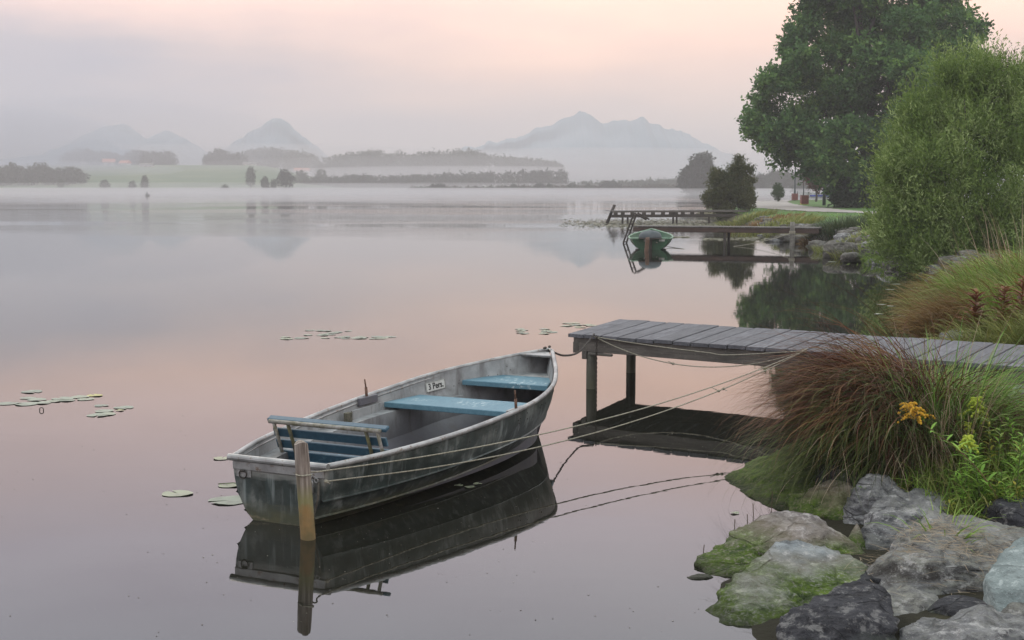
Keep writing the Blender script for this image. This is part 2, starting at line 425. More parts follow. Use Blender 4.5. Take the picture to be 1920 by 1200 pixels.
# ---------------------------------------------------------------- rowing boat
SB = (G(439, 970)+G(611, 993))/2; BB = G(1037, 786)
_ax = BB-SB; LB = float(np.linalg.norm(_ax))*.985; ANG = math.atan2(_ax[1], _ax[0])
def hull_funcs(us, bs, zs, rake, zk):
    def B(u): return float(np.interp(u, us, bs))
    return B
US = np.linspace(0, 1, 11)
def crv(vals):
    P = [np.array([v]) for v in vals]; c_ = catmull([np.array([a, v]) for a, v in zip(US, vals)], 8)
    a = np.array(c_); return lambda u: float(np.interp(u, a[:, 0], a[:, 1]))
bF = crv([.40,.55,.65,.72,.76,.775,.75,.665,.48,.25,.012]); zF = crv([.445,.455,.465,.48,.50,.522,.552,.60,.652,.70,.735])
TS = [0, .06, .14, .24, .34, .40, .435, .45, .465, .52, .60, .665, .685, .70, .76, .84, .91, .96, 1.0]
def section(u, t_, off=0.0, ridge_=True):
    k = u**3
    p_ = 2.5*(1-k)+1.15*k; q_ = 1.8*(1-k)+1.05*k
    g = (max(0, 1-t_**(p_-.35*math.exp(-u*9))))**(1/q_)
    b_ = max(bF(u)-off, .004); zk = -.11+.0*u + .02*k
    r_ = 0
    if ridge_:
        for c_ in (.45, .685):
            r_ = max(r_, .024*(1-min(1, abs(t_-c_)/.022)))
    y = b_*g + r_*(1-k)*(1 if g > .1 else 0)
    z = zF(u)*(1-t_) + (zk+off)*t_
    x = u*LB - .42*(t_**1.3)*u**7 - off*k
    return x, y, z
def hull_mesh(off, nx=64, close=True, ridge_=True, flip=False):
    m = MB(); nt = len(TS); us = np.linspace(0, 1, nx)
    for sg in (1, -1):
        vs = []; fs = []
        for u in us:
            for t_ in TS:
                x, y, z = section(u, t_, off, ridge_); vs.append((x if u > 0 else x+off, sg*y, z))
        for i in range(nx-1):
            for k in range(nt-1):
                q = (i*nt+k, (i+1)*nt+k, (i+1)*nt+k+1, i*nt+k+1); q = q if (sg > 0) != flip else q[::-1]
                fs.append(q)
        m.add(vs, fs)
    # transom
    x0 = off if off else 0.0
    P1 = [section(0, t_, off, False) for t_ in TS]
    vs = [(x0, y, z) for _, y, z in P1] + [(x0, -y, z) for _, y, z in P1]; n_ = len(P1)
    fs = [(k, k+1, n_+k+1, n_+k) if flip else (k, n_+k, n_+k+1, k+1) for k in range(n_-1)]
    m.add(vs, fs); return m
# hull paint: weathered bare aluminium with grime towards the waterline
t = NT('weathered_aluminium_hull'); v = t.coords()
s = t.n('ShaderNodeSeparateXYZ'); t.l(v, s.inputs[0])
n1 = t.noise(v, 5, 8, .65); st = t.noise(t.coords((7, 7, .9)), 2.5, 6, .6, .5); n3 = t.noise(t.coords((3, 3, 14)), 1.5, 5)
vert = t.noise(t.coords((9, 9, .9)), 1.8, 5, .6)
c = t.ramp(n1, [(.40, (.016,.023,.019)), (.52, (.046,.056,.050)), (.64, (.16,.17,.155))])
c = t.mix(t.math('MULTIPLY', t.lohi(st, .45, .68), .65), c, (.035,.055,.052))
c = t.mix(t.math('MULTIPLY', t.lohi(vert, .54, .68), .55), c, (.27,.30,.29))
hi = t.math('ADD', s.outputs['Z'], t.math('MULTIPLY', t.math('SUBTRACT', n3, .5), .12))
m = t.n('ShaderNodeMapRange'); m.inputs['From Min'].default_value = .30; m.inputs['From Max'].default_value = .36; t.l(hi, m.inputs['Value'])
back = t.n('ShaderNodeMapRange'); back.inputs['From Min'].default_value = .05; back.inputs['From Max'].default_value = .01; t.l(s.outputs['X'], back.inputs['Value'])
c = t.mix(t.math('MULTIPLY', m.outputs[0], t.math('MULTIPLY', back.outputs[0], .8)), c, (.30,.30,.275))
m = t.n('ShaderNodeMapRange'); m.inputs['From Min'].default_value = .15; m.inputs['From Max'].default_value = .03; t.l(hi, m.inputs['Value'])
c = t.mix(t.math('MULTIPLY', m.outputs[0], .8), c, t.mix(t.lohi(n1, .4, .6), (.10,.095,.045), (.055,.06,.03)))
tanr = t.math('MULTIPLY', t.lohi(t.noise(t.coords((2, 2, 9)), 3, 6, .7), .55, .66), m.outputs[0])
c = t.mix(t.math('MULTIPLY', tanr, .7), c, (.24,.20,.13))
HULL = t.finish(c, t.math('ADD', t.math('MULTIPLY', n1, .35), .3), t.math('MULTIPLY', t.lohi(n1, .3, .8), .35), bump=n1, bstr=.35, bdist=.01)
t = NT('worn_grey_inner_paint_dark_low'); v = t.coords(); n1 = t.noise(v, 4, 8, .65); n2 = t.noise(t.coords((3, 3, 1)), 3, 6, .6, .4)
s = t.n('ShaderNodeSeparateXYZ'); t.l(v, s.inputs[0])
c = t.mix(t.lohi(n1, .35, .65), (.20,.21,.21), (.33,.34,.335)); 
m = t.n('ShaderNodeMapRange'); m.inputs['From Min'].default_value = .42; m.inputs['From Max'].default_value = .08; t.l(s.outputs['Z'], m.inputs['Value'])  # inner colour turns dark purple-grey towards the bottom of the boat
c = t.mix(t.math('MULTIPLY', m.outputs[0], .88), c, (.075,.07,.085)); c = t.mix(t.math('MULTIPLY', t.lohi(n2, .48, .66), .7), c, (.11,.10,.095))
INNER = t.finish(c, .6, .1, bump=n1, bstr=.3, bdist=.008)
t = NT('scuffed_aluminium_rim'); n1 = t.noise(t.coords(), 22, 6, .7); n2 = t.noise(t.coords(), 5, 5)
c = t.mix(t.lohi(n2, .4, .6), (.22,.22,.215), (.37,.37,.36)); c = t.mix(t.math('MULTIPLY', t.lohi(n1, .56, .66), .85), c, (.15,.10,.065))
RIM = t.finish(c, .42, .45, bump=n1, bstr=.2, bdist=.004)
def paintmat(name, base, dark, chip, under):
    t = NT(name); n1 = t.noise(t.coords((1.5, 4, 4)), 6, 8, .7); n2 = t.noise(t.coords(), 26, 5, .7); n3 = t.noise(t.coords(), 2.2, 4)
    c = t.mix(t.lohi(n1, .35, .65), base, dark); c = t.mix(t.math('MULTIPLY', t.lohi(n3, .5, .64), t.lohi(n1, .52, .58)), c, chip)
    c = t.mix(t.lohi(n2, .66, .70), c, under)
    return t.finish(c, .55, bump=n1, bstr=.35, bdist=.004)
LBLUE = paintmat('faded_light_blue_paint', (.095,.20,.25), (.06,.15,.20), (.32,.41,.43), (.03,.04,.05))
DBLUE = paintmat('faded_deep_blue_paint', (.030,.085,.125), (.020,.060,.095), (.10,.20,.25), (.02,.03,.03))
RUST = plain('rusty_iron', (.10,.05,.03), (.17,.10,.07), 30, .85, .2)
DARKM = plain('dark_chain_steel', (.035,.032,.03), (.08,.065,.05), 30, .6, .5)
TUBE = plain('flaking_grey_tube', (.30,.29,.27), (.13,.12,.07), 22, .6, .3)
YELT = plain('lichen_stained_tube', (.14,.13,.05), (.06,.06,.045), 26, .8, .1)
boat = empty('rowing_boat', (SB[0], SB[1], 0), 'weathered grey aluminium rowing boat with blue seats, chained to the near wooden jetty', 'rowing boat', rz=ANG)
hull = hull_mesh(0).build('hull', HULL, boat, smooth=False)
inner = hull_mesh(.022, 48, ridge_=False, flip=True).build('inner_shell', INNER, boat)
for o in (hull, inner):
    me = o.data; me.polygons.foreach_set('use_smooth', [True]*len(me.polygons))
    try: me.set_sharp_from_angle(angle=R(32))
    except Exception: pass
# floor
m = MB(); vs = []; us = np.linspace(.008, .90, 30)
for u in us:
    zf_ = .045; tq = (zF(u)-zf_)/(zF(u)+.11); x, y, z = section(u, tq, .02, False); vs += [(x, y-.003, zf_), (x, -y+.003, zf_)]
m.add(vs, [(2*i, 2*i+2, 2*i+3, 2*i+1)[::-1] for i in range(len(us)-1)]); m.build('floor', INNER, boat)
# gunwale
m = MB(); rail = [(u*LB, bF(u)+.004, zF(u)+.004) for u in np.linspace(.0, 1, 60)]
full = rail + [(x, -y, z) for x, y, z in rail[::-1][1:]]
m.tube(full, .021, 10); m.tube([(x, y*.985-.012, z-.028) for x, y, z in full[:58]], .010, 6); m.tube([(x, y*.985+.012, z-.028) for x, y, z in full[-58:]], .010, 6)
m.build('gunwale', RIM, boat, smooth=True)
m = MB(); m.tube([(-.008, y, .449) for y in np.linspace(-.43, .43, 12)], .026, 12); m.box((-.004, 0, .40), (.02, .79, .07), bev=.004)
m.build('transom_rail', RIM, boat, smooth=False)
# side tanks
for sg in (1, -1):
    m = MB(); us = np.linspace(.03, .76, 26); vs = []
    for u in us:
        zt = .345+.07*u; tq = (zF(u)-zt)/(zF(u)+.11); x, y, z = section(u, tq, .022, False)
        wd = .15 if u < .6 else .15-.3*(u-.6)
        vs += [(x, sg*(y-.002), zt), (x, sg*(y-wd), zt), (x, sg*(y-wd), zt-.012), (x, sg*(y-wd-.01), .046)]
    fs = []
    for i in range(len(us)-1):
        for k in range(3): 
            q = (i*4+k, (i+1)*4+k, (i+1)*4+k+1, i*4+k+1); fs.append(q if sg < 0 else q[::-1])
    n_ = len(us)-1; fs.append((0, 1, 2, 3)); fs.append((n_*4+3, n_*4+2, n_*4+1, n_*4))
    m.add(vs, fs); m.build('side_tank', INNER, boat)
def slab(m, pts, z, th, bev=.006):
    P = np.array(pts, float); c_ = P.mean(0); I = c_+(P-c_)*(1-bev*3)
    vs = [(*p, z-th+bev) for p in P]+[(*p, z-bev) for p in P]+[(*p, z) for p in I]+[(*p, z-th) for p in I]
    fs = [(8, 9, 10, 11), (15, 14, 13, 12)]
    for i in range(4):
        j = (i+1) % 4; fs += [(i, j, 4+j, 4+i), (4+i, 4+j, 8+j, 8+i), (12+i, 12+j, j, i)]
    return m.add(vs, fs)
slab(MB(), [(2.60,-.70), (3.12,-.63), (3.12,.63), (2.60,.70)], .455, .05).build('seat', LBLUE, boat)
slab(MB(), [(3.66,-.455), (4.16,-.30), (4.16,.30), (3.66,.455)], .535, .05).build('seat', LBLUE, boat)
slab(MB(), [(.72,-.50), (1.05,-.56), (1.05,.56), (.72,.50)], .30, .03).build('seat', DBLUE, boat)
# bow deck
m = MB(); slab(m, [(4.38,-.165), (4.66,-.02), (4.66,.02), (4.38,.165)], .725, .02, .003); m.tube([(4.375, -.17, .722), (4.375, .17, .722)], .008, 6); m.build('bow_deck', RIM, boat)
m = MB(); slab(m, [(4.17,-.25), (4.47,-.10), (4.47,.10), (4.17,.25)], .535, .012, .003); m.build('bow_locker', INNER, boat)
# backrest
br = empty('backrest', (0, 0, 0), None, None); br.parent = boat
rot = np.array([[math.cos(-.38), 0, math.sin(-.38)], [0, 1, 0], [-math.sin(-.38), 0, math.cos(-.38)]])
def bpt(h): # along the lean
    return (.74-.38*(h-.28)*1.0, .28+(h-.28))
for h in (.335, .425, .52):
    x, z = bpt(h); m = MB().box((x+.012, 0, z), (.024, 1.02 if h > .4 else .96, .074), rot, bev=.005); m.build('slat', DBLUE, br)
x, z = bpt(.625); MB().box((x+.02, 0, z), (.06, 1.07, .032), rot, bev=.007).build('top_board', DBLUE, br)
m = MB(); m.tube([(x-.025, -.50, z-.012), (x-.025, .50, z-.012)], .017, 10); m.build('rail', TUBE, br, smooth=True)
for y, mt in ((.46, TUBE), (.33, YELT), (-.37, YELT), (-.47, TUBE)):
    xa, za = bpt(.61); xb, zb = bpt(.27)
    m = MB(); m.tube([(xa-.03, y, za), ((xa+xb)/2-.022, y, (za+zb)/2), (xb-.02, y, zb)], .014, 8); m.build('support', mt, br, smooth=True)
# oarlocks
for sg in (1, -1):
    e = empty('oarlock', (2.38, sg*(bF(.5)-.01), zF(.5)), None, None); e.parent = boat
    m = MB(); m.box((0, -sg*.03, -.02), (.30, .03, .07), bev=.004); m.build('bracket', INNER if sg > 0 else RIM, e)
    m = MB(); m.tube([(0, -sg*.02, -.02), (-.012, -sg*.02, .095)], .013, 8); m.tube([(-.012, -sg*.02, .09), (-.03, -sg*.018, .17)], .007, 8); m.build('pin', RUST, e, smooth=True)
m = MB(); m.box((1.95, bF(.41)-.095, .40), (.085, .04, .12), bev=.004); m.build('wood_block', plain('dark_wet_wood', (.05,.05,.035), (.12,.11,.08), 30, .9), boat)
slab(MB(), [(2.05, .69), (2.75, .70), (2.75, .715), (2.05, .705)], .455, .10, .002).build('oarlock_plate', INNER, boat)
# sign with lettering
WHITE = plain('dirty_white_plate', (.50,.51,.48), (.36,.37,.34), 12, .5); BLACK = plain('black_lettering', (.012,.012,.012), None, 10, .6)
u0 = 3.40/LB; tq = (zF(u0)-.50)/(zF(u0)+.11)
pa = np.array(section(u0-.03, tq, .022, False)); pb = np.array(section(u0+.03, tq, .022, False)); pt = np.array(section(u0, .04, .022, False)); pm_ = np.array(section(u0, tq*2, .022, False))
ex = pb-pa; ex /= np.linalg.norm(ex); up = pt-pm_; up /= np.linalg.norm(up); nn = np.cross(up, ex); nn /= np.linalg.norm(nn)
if nn[1] > 0: nn = -nn
c0 = np.array(section(u0, tq, .022, False))+nn*.012
# reading direction seen from inside the boat, port side faces starboard: text runs towards the bow
Rm = np.array([ex, up, nn]).T
sg_ = empty('name_plate', (0, 0, 0), None, None); sg_.parent = boat; sg_['label'] = 'white plate reading 3 Pers.'
MB().box(c0, (.25, .095, .006), Rm, bev=.0015).build('plate', WHITE, sg_)
cu = bpy.data.curves.new('lettering', 'FONT'); cu.body = '3 Pers.'; cu.size = .088; cu.align_x = 'CENTER'; cu.align_y = 'CENTER'; cu.extrude = .0012; cu.offset = .0015
tmp = bpy.data.objects.new('tmp_text', cu); COL.objects.link(tmp); bpy.context.view_layer.update()
me = bpy.data.meshes.new_from_object(tmp.evaluated_get(bpy.context.evaluated_depsgraph_get())); bpy.data.objects.remove(tmp)
co = np.array([v_.co[:] for v_ in me.vertices]); co[:, 0] *= .80; co[:, 1] *= .95
co = co @ Rm.T + c0 + nn*.0045
for v_, q in zip(me.vertices, co): v_.co = q
me.name = 'lettering'; me.materials.clear(); me.materials.append(BLACK)
lt = link(bpy.data.objects.new('lettering', me)); lt.parent = sg_
m = MB()
for sy in (.0535, -.0535): m.box(c0+up*sy*.82+nn*.0036, (.242, .003, .001), Rm)
for sx in (.174, -.174): m.box(c0+ex*sx*.69+nn*.0036, (.003, .085, .001), Rm)
m.build('border', BLACK, sg_)
# ring plate and padlock on transom
rp = empty('mooring_ring', (0, 0, 0), None, None); rp.parent = boat
MB().box((-.006, .30, .355), (.008, .13, .085), bev=.002).build('plate', RIM, rp)
def torus(m, c_, r1, r2, axis, n=14, k=6, sx=1.0):
    a, b = {'x': ((0,1,0),(0,0,1)), 'y': ((1,0,0),(0,0,1)), 'z': ((1,0,0),(0,1,0))}[axis]; a = np.array(a, float); b = np.array(b, float)
    m.tube([np.array(c_)+r1*(a*sx*math.cos(q)+b*math.sin(q)) for q in np.linspace(0, 2*PI, n)], r2, k, caps=False)
m = MB(); torus(m, (-.018, .30, .335), .032, .005, 'x'); m.tube([(-.02, .28, .36), (-.02, .32, .36)], .009, 6); m.build('ring', DARKM, rp, smooth=True)
pl = empty('padlock', (0, 0, 0), None, None); pl.parent = boat
m = MB(); m.box((-.035, -.30, .285), (.024, .046, .05), bev=.005); m.build('lock_body', plain('tarnished_brass_steel', (.12,.12,.12), (.2,.2,.19), 20, .4, .6), pl)
m = MB(); m.tube([(-.035, -.283, .305), (-.035, -.283, .34), (-.035, -.30, .353), (-.035, -.317, .34), (-.035, -.317, .305)], .005, 6); torus(m, (-.02, -.30, .355), .018, .005, 'y'); torus(m, (-.015, -.335, .350), .016, .005, 'x'); torus(m, (-.03, -.265, .362), .016, .005, 'x'); m.build('shackle', RIM, pl, smooth=True)
m = MB(); m.tube([(-.012, -.355, .34), (-.022, -.352, .22), (-.02, -.315, .10), (-.02, -.27, .02), (-.03, -.24, -.05)], [.008, .010, .007, .006, .006], 6); m.build('stern_line', plain('old_dark_rope', (.05,.045,.035), (.11,.10,.08), 40, .95), boat, smooth=True)
m = MB()
for k in range(5): m.ell((4.66+.02*math.sin(k*2.4), .02*math.cos(k*3.1), .765+.012*(k % 2)), (.02, .016, .014), 8, 6)
m.build('bow_bolt', DARKM, boat, smooth=True)
m = MB(); rr = random.Random(3)
for k in range(26):
    u = rr.choice([rr.uniform(.5, .62), rr.uniform(.72, .9), rr.uniform(.1, .95)]); q = rr.uniform(.09, .2)
    x, y, z = section(u, q, 0, False); m.ell((x, -y-.001, z), (.006, .004, .006), 6, 4)
for k in range(14):
    u = rr.uniform(.7, .95); x, y, z = section(u, rr.uniform(.1, .35), .022, False); m.ell((x, y, z), (.006, .004, .006), 6, 4)
tag(m.build('rivets', DARKM, boat), kind='stuff')

def b2w(x, y, z):
    return np.array([SB[0]+x*math.cos(ANG)-y*math.sin(ANG), SB[1]+x*math.sin(ANG)+y*math.cos(ANG), z])
# ---------------------------------------------------------------- mooring post
t = NT('split_wooden_post'); g = t.noise(t.coords((11, 11, .8)), 1.8, 8, .7, .4); big = t.noise(t.coords(), 6, 5)
s = t.n('ShaderNodeSeparateXYZ'); t.l(t.coords(), s.inputs[0])
c = t.ramp(g, [(.36, (.075,.055,.042)), (.5, (.22,.18,.15)), (.64, (.38,.33,.28))])
zf_ = t.math('ADD', s.outputs['Z'], t.math('MULTIPLY', t.math('SUBTRACT', big, .5), .35))
m1 = t.n('ShaderNodeMapRange'); m1.inputs['From Min'].default_value = .44; m1.inputs['From Max'].default_value = .27; t.l(zf_, m1.inputs['Value'])
c = t.mix(t.math('MULTIPLY', m1.outputs[0], .75), c, (.19,.18,.055))
m2 = t.n('ShaderNodeMapRange'); m2.inputs['From Min'].default_value = .22; m2.inputs['From Max'].default_value = .16; t.l(zf_, m2.inputs['Value'])
c = t.mix(t.math('MULTIPLY', m2.outputs[0], .8), c, t.mix(t.lohi(big, .4, .6), (.25,.14,.05), (.13,.09,.035)))
POSTM = t.finish(c, .85, bump=g, bstr=.8, bdist=.008)
pf = G(578, 1010)
def postmesh(r, z0, z1, lean, n=20, seed=0, taper=.92):
    m = MB(); rr = random.Random(seed); prof = [1+.08*rr.uniform(-1, 1) for _ in range(n)]
    zs = list(np.linspace(z0, z1, 12)); vs = []; fs = []
    for j, z in enumerate(zs):
        f_ = (z-z0)/(z1-z0); q = r*(1-(1-taper)*f_)
        if j == len(zs)-1: q *= .93
        for k in range(n):
            a = 2*PI*k/n; vs.append((lean[0]*z+q*prof[k]*math.cos(a)*(1+.02*math.sin(j+k)), lean[1]*z+q*prof[k]*math.sin(a), z + (.012*math.sin(a*2+seed) if j == len(zs)-1 else 0)))
    for j in range(len(zs)-1):
        for k in range(n): fs.append((j*n+k, j*n+(k+1) % n, (j+1)*n+(k+1) % n, (j+1)*n+k))
    fs.append(tuple((len(zs)-1)*n+k for k in range(n))); return m.add(vs, fs)
o = postmesh(.056, -.9, .665, (-.06, .02), seed=4).build('mooring_post', POSTM, smooth=True); o.location = (pf[0], pf[1], 0)
try: o.data.set_sharp_from_angle(angle=R(45))
except Exception: pass
tag(o, 'short split wooden post with green algae at the stern of the grey boat', 'post')

# ---------------------------------------------------------------- near jetty
ZD = .657; DA = G(1065, 625, ZD)[:2]; DBk = G(1160, 598, ZD)[:2]; DR = G(1920, 688, ZD)[:2]
dd = DR-DA; dd /= np.linalg.norm(dd); sl = DBk-DA                 # plank direction
JW = woodmat('weathered_grey_planks', (.185,.185,.20), (.045,.045,.053), axis=1)
JB = woodmat('weathered_beam', (.17,.155,.135), (.06,.052,.045), axis=0)
JP = woodmat('round_dock_pole', (.15,.145,.115), (.05,.048,.038), axis=2, zmoss=(.05, .35, (.075,.075,.045)))
jang = math.atan2(dd[1], dd[0])
jetty = empty('jetty', (DA[0], DA[1], 0), 'near jetty of weathered grey planks on round poles beside the grey boat', 'jetty', rz=jang)
slr = np.array([sl@dd, sl@np.array([-dd[1], dd[0]])]); pw = .235; sa = math.atan2(slr[1], slr[0])
L_s = np.linalg.norm(slr); rr = random.Random(12); span = 6.9; x = 0
k = 0
while x < span:
    wv = pw*rr.uniform(.95, 1.05)/math.sin(sa)*math.sin(sa); gap = .020
    e0 = rr.uniform(-.018, .018); e1 = rr.uniform(-.03, .03); dz = rr.uniform(-.004, .004)
    u1 = np.array([1, 0]); u2 = slr/L_s
    fan = lambda q_: .055*q_
    ps = L_s*math.sin(sa)
    a0 = u1*x+u2*e0; b0 = u1*(x+wv-gap)+u2*e0; a1 = u1*(x+fan(x))+u2*(L_s+e1); b1 = u1*(x+wv-gap+fan(x+wv))+u2*(L_s+e1)
    zt = ZD+dz; th = .042; m = MB(); nn_ = 8; tn = rr.random()
    vs = []; bv = .005
    for P_ in ((a0, b0), (a1, b1)):
        a_, b_ = P_; q = (b_-a_)/np.linalg.norm(b_-a_)
        vs += [(*a_, zt-th), (*b_, zt-th), (*b_, zt-bv), (*(b_-q*bv), zt), (*(a_+q*bv), zt), (*a_, zt-bv)]
    fs = [tuple(range(6))[::-1], tuple(range(6, 12))]
    for i in range(6): j = (i+1) % 6; fs.append((i, j, 6+j, 6+i))
    # local frame along the plank so that the grain follows it
    PO = np.array([a0[0], a0[1], 0]); ca, sn = math.cos(sa-PI/2), math.sin(sa-PI/2)
    vs2 = [((p[0]-PO[0])*ca+(p[1]-PO[1])*sn, -(p[0]-PO[0])*sn+(p[1]-PO[1])*ca, p[2]) for p in vs]
    # shift the texture of each plank by giving it its own origin
    m.add([(p[0]+0, p[1], p[2]) for p in vs2], fs, tn)
    o = m.build('plank', JW, jetty); o.location = (PO[0], PO[1], 0); o.rotation_euler = (0, 0, sa-PI/2)
    x += wv; k += 1
def beam(p0, p1, w_, h_, zt, name='beam', m_=JB, tint=0):
    p0 = np.array(p0); p1 = np.array(p1); L_ = np.linalg.norm(p1-p0); a = math.atan2(*(p1-p0)[::-1])
    m = MB().box((L_/2, 0, 0), (L_, w_, h_), tint=tint, bev=.006); o = m.build(name, m_, jetty); o.location = (p0[0], p0[1], zt-h_/2); o.rotation_euler = (0, 0, a); return o
u2 = slr/L_s
beam(u2*.07+[.07, 0], u2*.07+[span, 0], .07, .165, ZD-.044)
beam(u2*(L_s-.1)+[.05, 0], u2*(L_s-.1)+[span, 0], .07, .165, ZD-.044, tint=.4)
beam(u2*.02+[.22, 0], u2*(L_s-.05)+[.22, 0], .06, .11, ZD-.19, 'cross_beam', tint=.5)
beam(u2*.02+[.10, .0], u2*(L_s-.05)+[.10, 0], .07, .13, ZD-.10, 'cross_beam', tint=.3)
beam([.30, -.02]+u2*.02, [.62, -.02]+u2*.02, .05, .03, ZD-.208, 'ledger', tint=.6)
def jl(p):  # world -> jetty local
    q = np.array(p[:2])-DA; return np.array([q@dd, q@np.array([-dd[1], dd[0]])])
for kx, f_, rv in ((.30, .05, .056), (.30, .84, .055), (4.6, .12, .05), (4.6, .85, .05), (5.9, .12, .05), (5.9, .85, .05)):
    q = np.array([kx, 0])+u2*L_s*f_
    o = postmesh(rv*1.12, -1.2, ZD-.21, (0, 0), seed=int(kx*10+f_*10), taper=1.0).build('pole', JP, jetty, smooth=True); o.location = (q[0], q[1], 0)

# ---------------------------------------------------------------- chains and ropes
def chain(name, pts, label, cat='chain', link_=.026, r=.0042):
    P = catmull(pts, 30) if len(pts) > 2 else [np.array(pts[0])+(np.array(pts[1])-np.array(pts[0]))*k/200 for k in range(201)]
    d = [0]
    for a, b_ in zip(P, P[1:]): d.append(d[-1]+np.linalg.norm(b_-a))
    P = np.array(P); d = np.array(d); m = MB(); n_ = int(d[-1]/link_)
    for i in range(n_):
        s_ = (i+.5)*link_; c_ = np.array([np.interp(s_, d, P[:, j]) for j in range(3)])
        e_ = np.array([np.interp(s_+.01, d, P[:, j])-np.interp(s_-.01, d, P[:, j]) for j in range(3)]); e_ /= np.linalg.norm(e_)
        a = np.cross(e_, [.3, 1, .2]); a /= np.linalg.norm(a); b_ = np.cross(e_, a)
        if i % 2: a = b_
        m.tube([c_+e_*link_*.72*math.cos(q)+a*link_*.36*math.sin(q) for q in np.linspace(0, 2*PI, 9)], r, 5, caps=False)
    base = tuple(pts[0]); o = m.build(name, DARKM, loc=base, smooth=True); return tag(o, label, cat)
def jw(x, y, z):  # jetty local -> world
    return np.array([DA[0]+x*dd[0]-y*dd[1], DA[1]+x*dd[1]+y*dd[0], z])
CB = b2w(4.68, 0, .745); CJ = jw(.36, .02, ZD+.015)
chain('chain', [CB, CB+(CJ-CB)*.3+np.array([0, 0, -.12]), CB+(CJ-CB)*.62+np.array([0, 0, -.15]), CB+(CJ-CB)*.85+np.array([0, 0, -.07]), CJ], 'dark mooring chain sagging from the bow of the grey boat to the jetty corner')
cd = jw(.42, -.03, ZD)
chain('chain', [cd, cd*[1, 1, 0]+[0, 0, -.10]], 'dark chain hanging straight from the jetty corner down into the water')
ROPE = plain('pale_twisted_rope', (.36,.34,.27), (.20,.18,.13), 60, .95, bstr=.6)
def rope(pts, label, r=.006, knots=()):
    P = catmull(pts, 10); m = MB(); m.tube(P, r, 6)
    for kn, L_ in knots:
        kn = np.array(kn)
        m.ell(kn, (r*3, r*2.6, r*2.6), 8, 6); m.tube([kn, kn+np.array([.03, -.01, -.015])*L_, kn+np.array([.06, -.01, -.03])*L_], r*.7, 5)
    base = tuple(np.array(pts[0])); return tag(m.build('mooring_rope', ROPE, loc=base, smooth=True), label, 'rope')
KX = float(jl(G(1520, 655, ZD))[0]); KN = jw(KX, -.02, ZD); C1 = jw(.38, -.01, ZD-.015)
def along(p0, p1, fs, sag): return [np.array(p0)+(np.array(p1)-np.array(p0))*f_+np.array([0, 0, -sag*4*f_*(1-f_)]) for f_ in fs]
fr = [0, .12, .25, .4, .55, .7, .85, 1]
rope(along(C1, jw(KX-.85, -.055, ZD-.10), fr, .015)+[KN], 'taut pale rope running along the front beam of the jetty', .0055)
rp2 = along(C1, KN, fr, .26); rope(rp2, 'slack pale rope sagging below the jetty edge with a knot near its middle', .006, [(rp2[3]*1.0, -1.0)])
PT = np.array([pf[0], pf[1]-.0, 0]); pr1 = np.array([pf[0]-.02+.0, pf[1]-.06, .455]); 
r1 = along(KN, A(615, 882, 9.17), fr, .16); rope(r1+[np.array([pf[0]+.045, pf[1]+.03, .46]), np.array([pf[0]-.0, pf[1]+.04, .455]), np.array([pf[0]-.075, pf[1]+.0, .45]), np.array([pf[0]-.03, pf[1]-.062, .452]), np.array([pf[0]+.04, pf[1]-.05, .458])], 'upper pale rope stretched from the jetty to the wooden post at the stern', .0055)
PK = b2w(-.035, -.43, .355); r2 = along(KN, PK, fr, .22); rope(r2, 'lower pale rope stretched from the jetty to the padlock on the stern, knotted midway', .0055, [(r2[2], -1.2), (r2[2]+(r2[1]-r2[2])*.1, .6), (r2[-1], .5)])
m = MB(); m.ell(KN, (.03, .025, .02), 10, 6); m.tube([KN+[-.03, 0, .01], KN+[.03, .01, .015], KN+[.02, .06, .012]], .007, 6)
tag(m.build('rope_knot', ROPE, loc=tuple(KN), smooth=True), 'pale rope knot around a nail on the front edge of the jetty', 'rope knot')
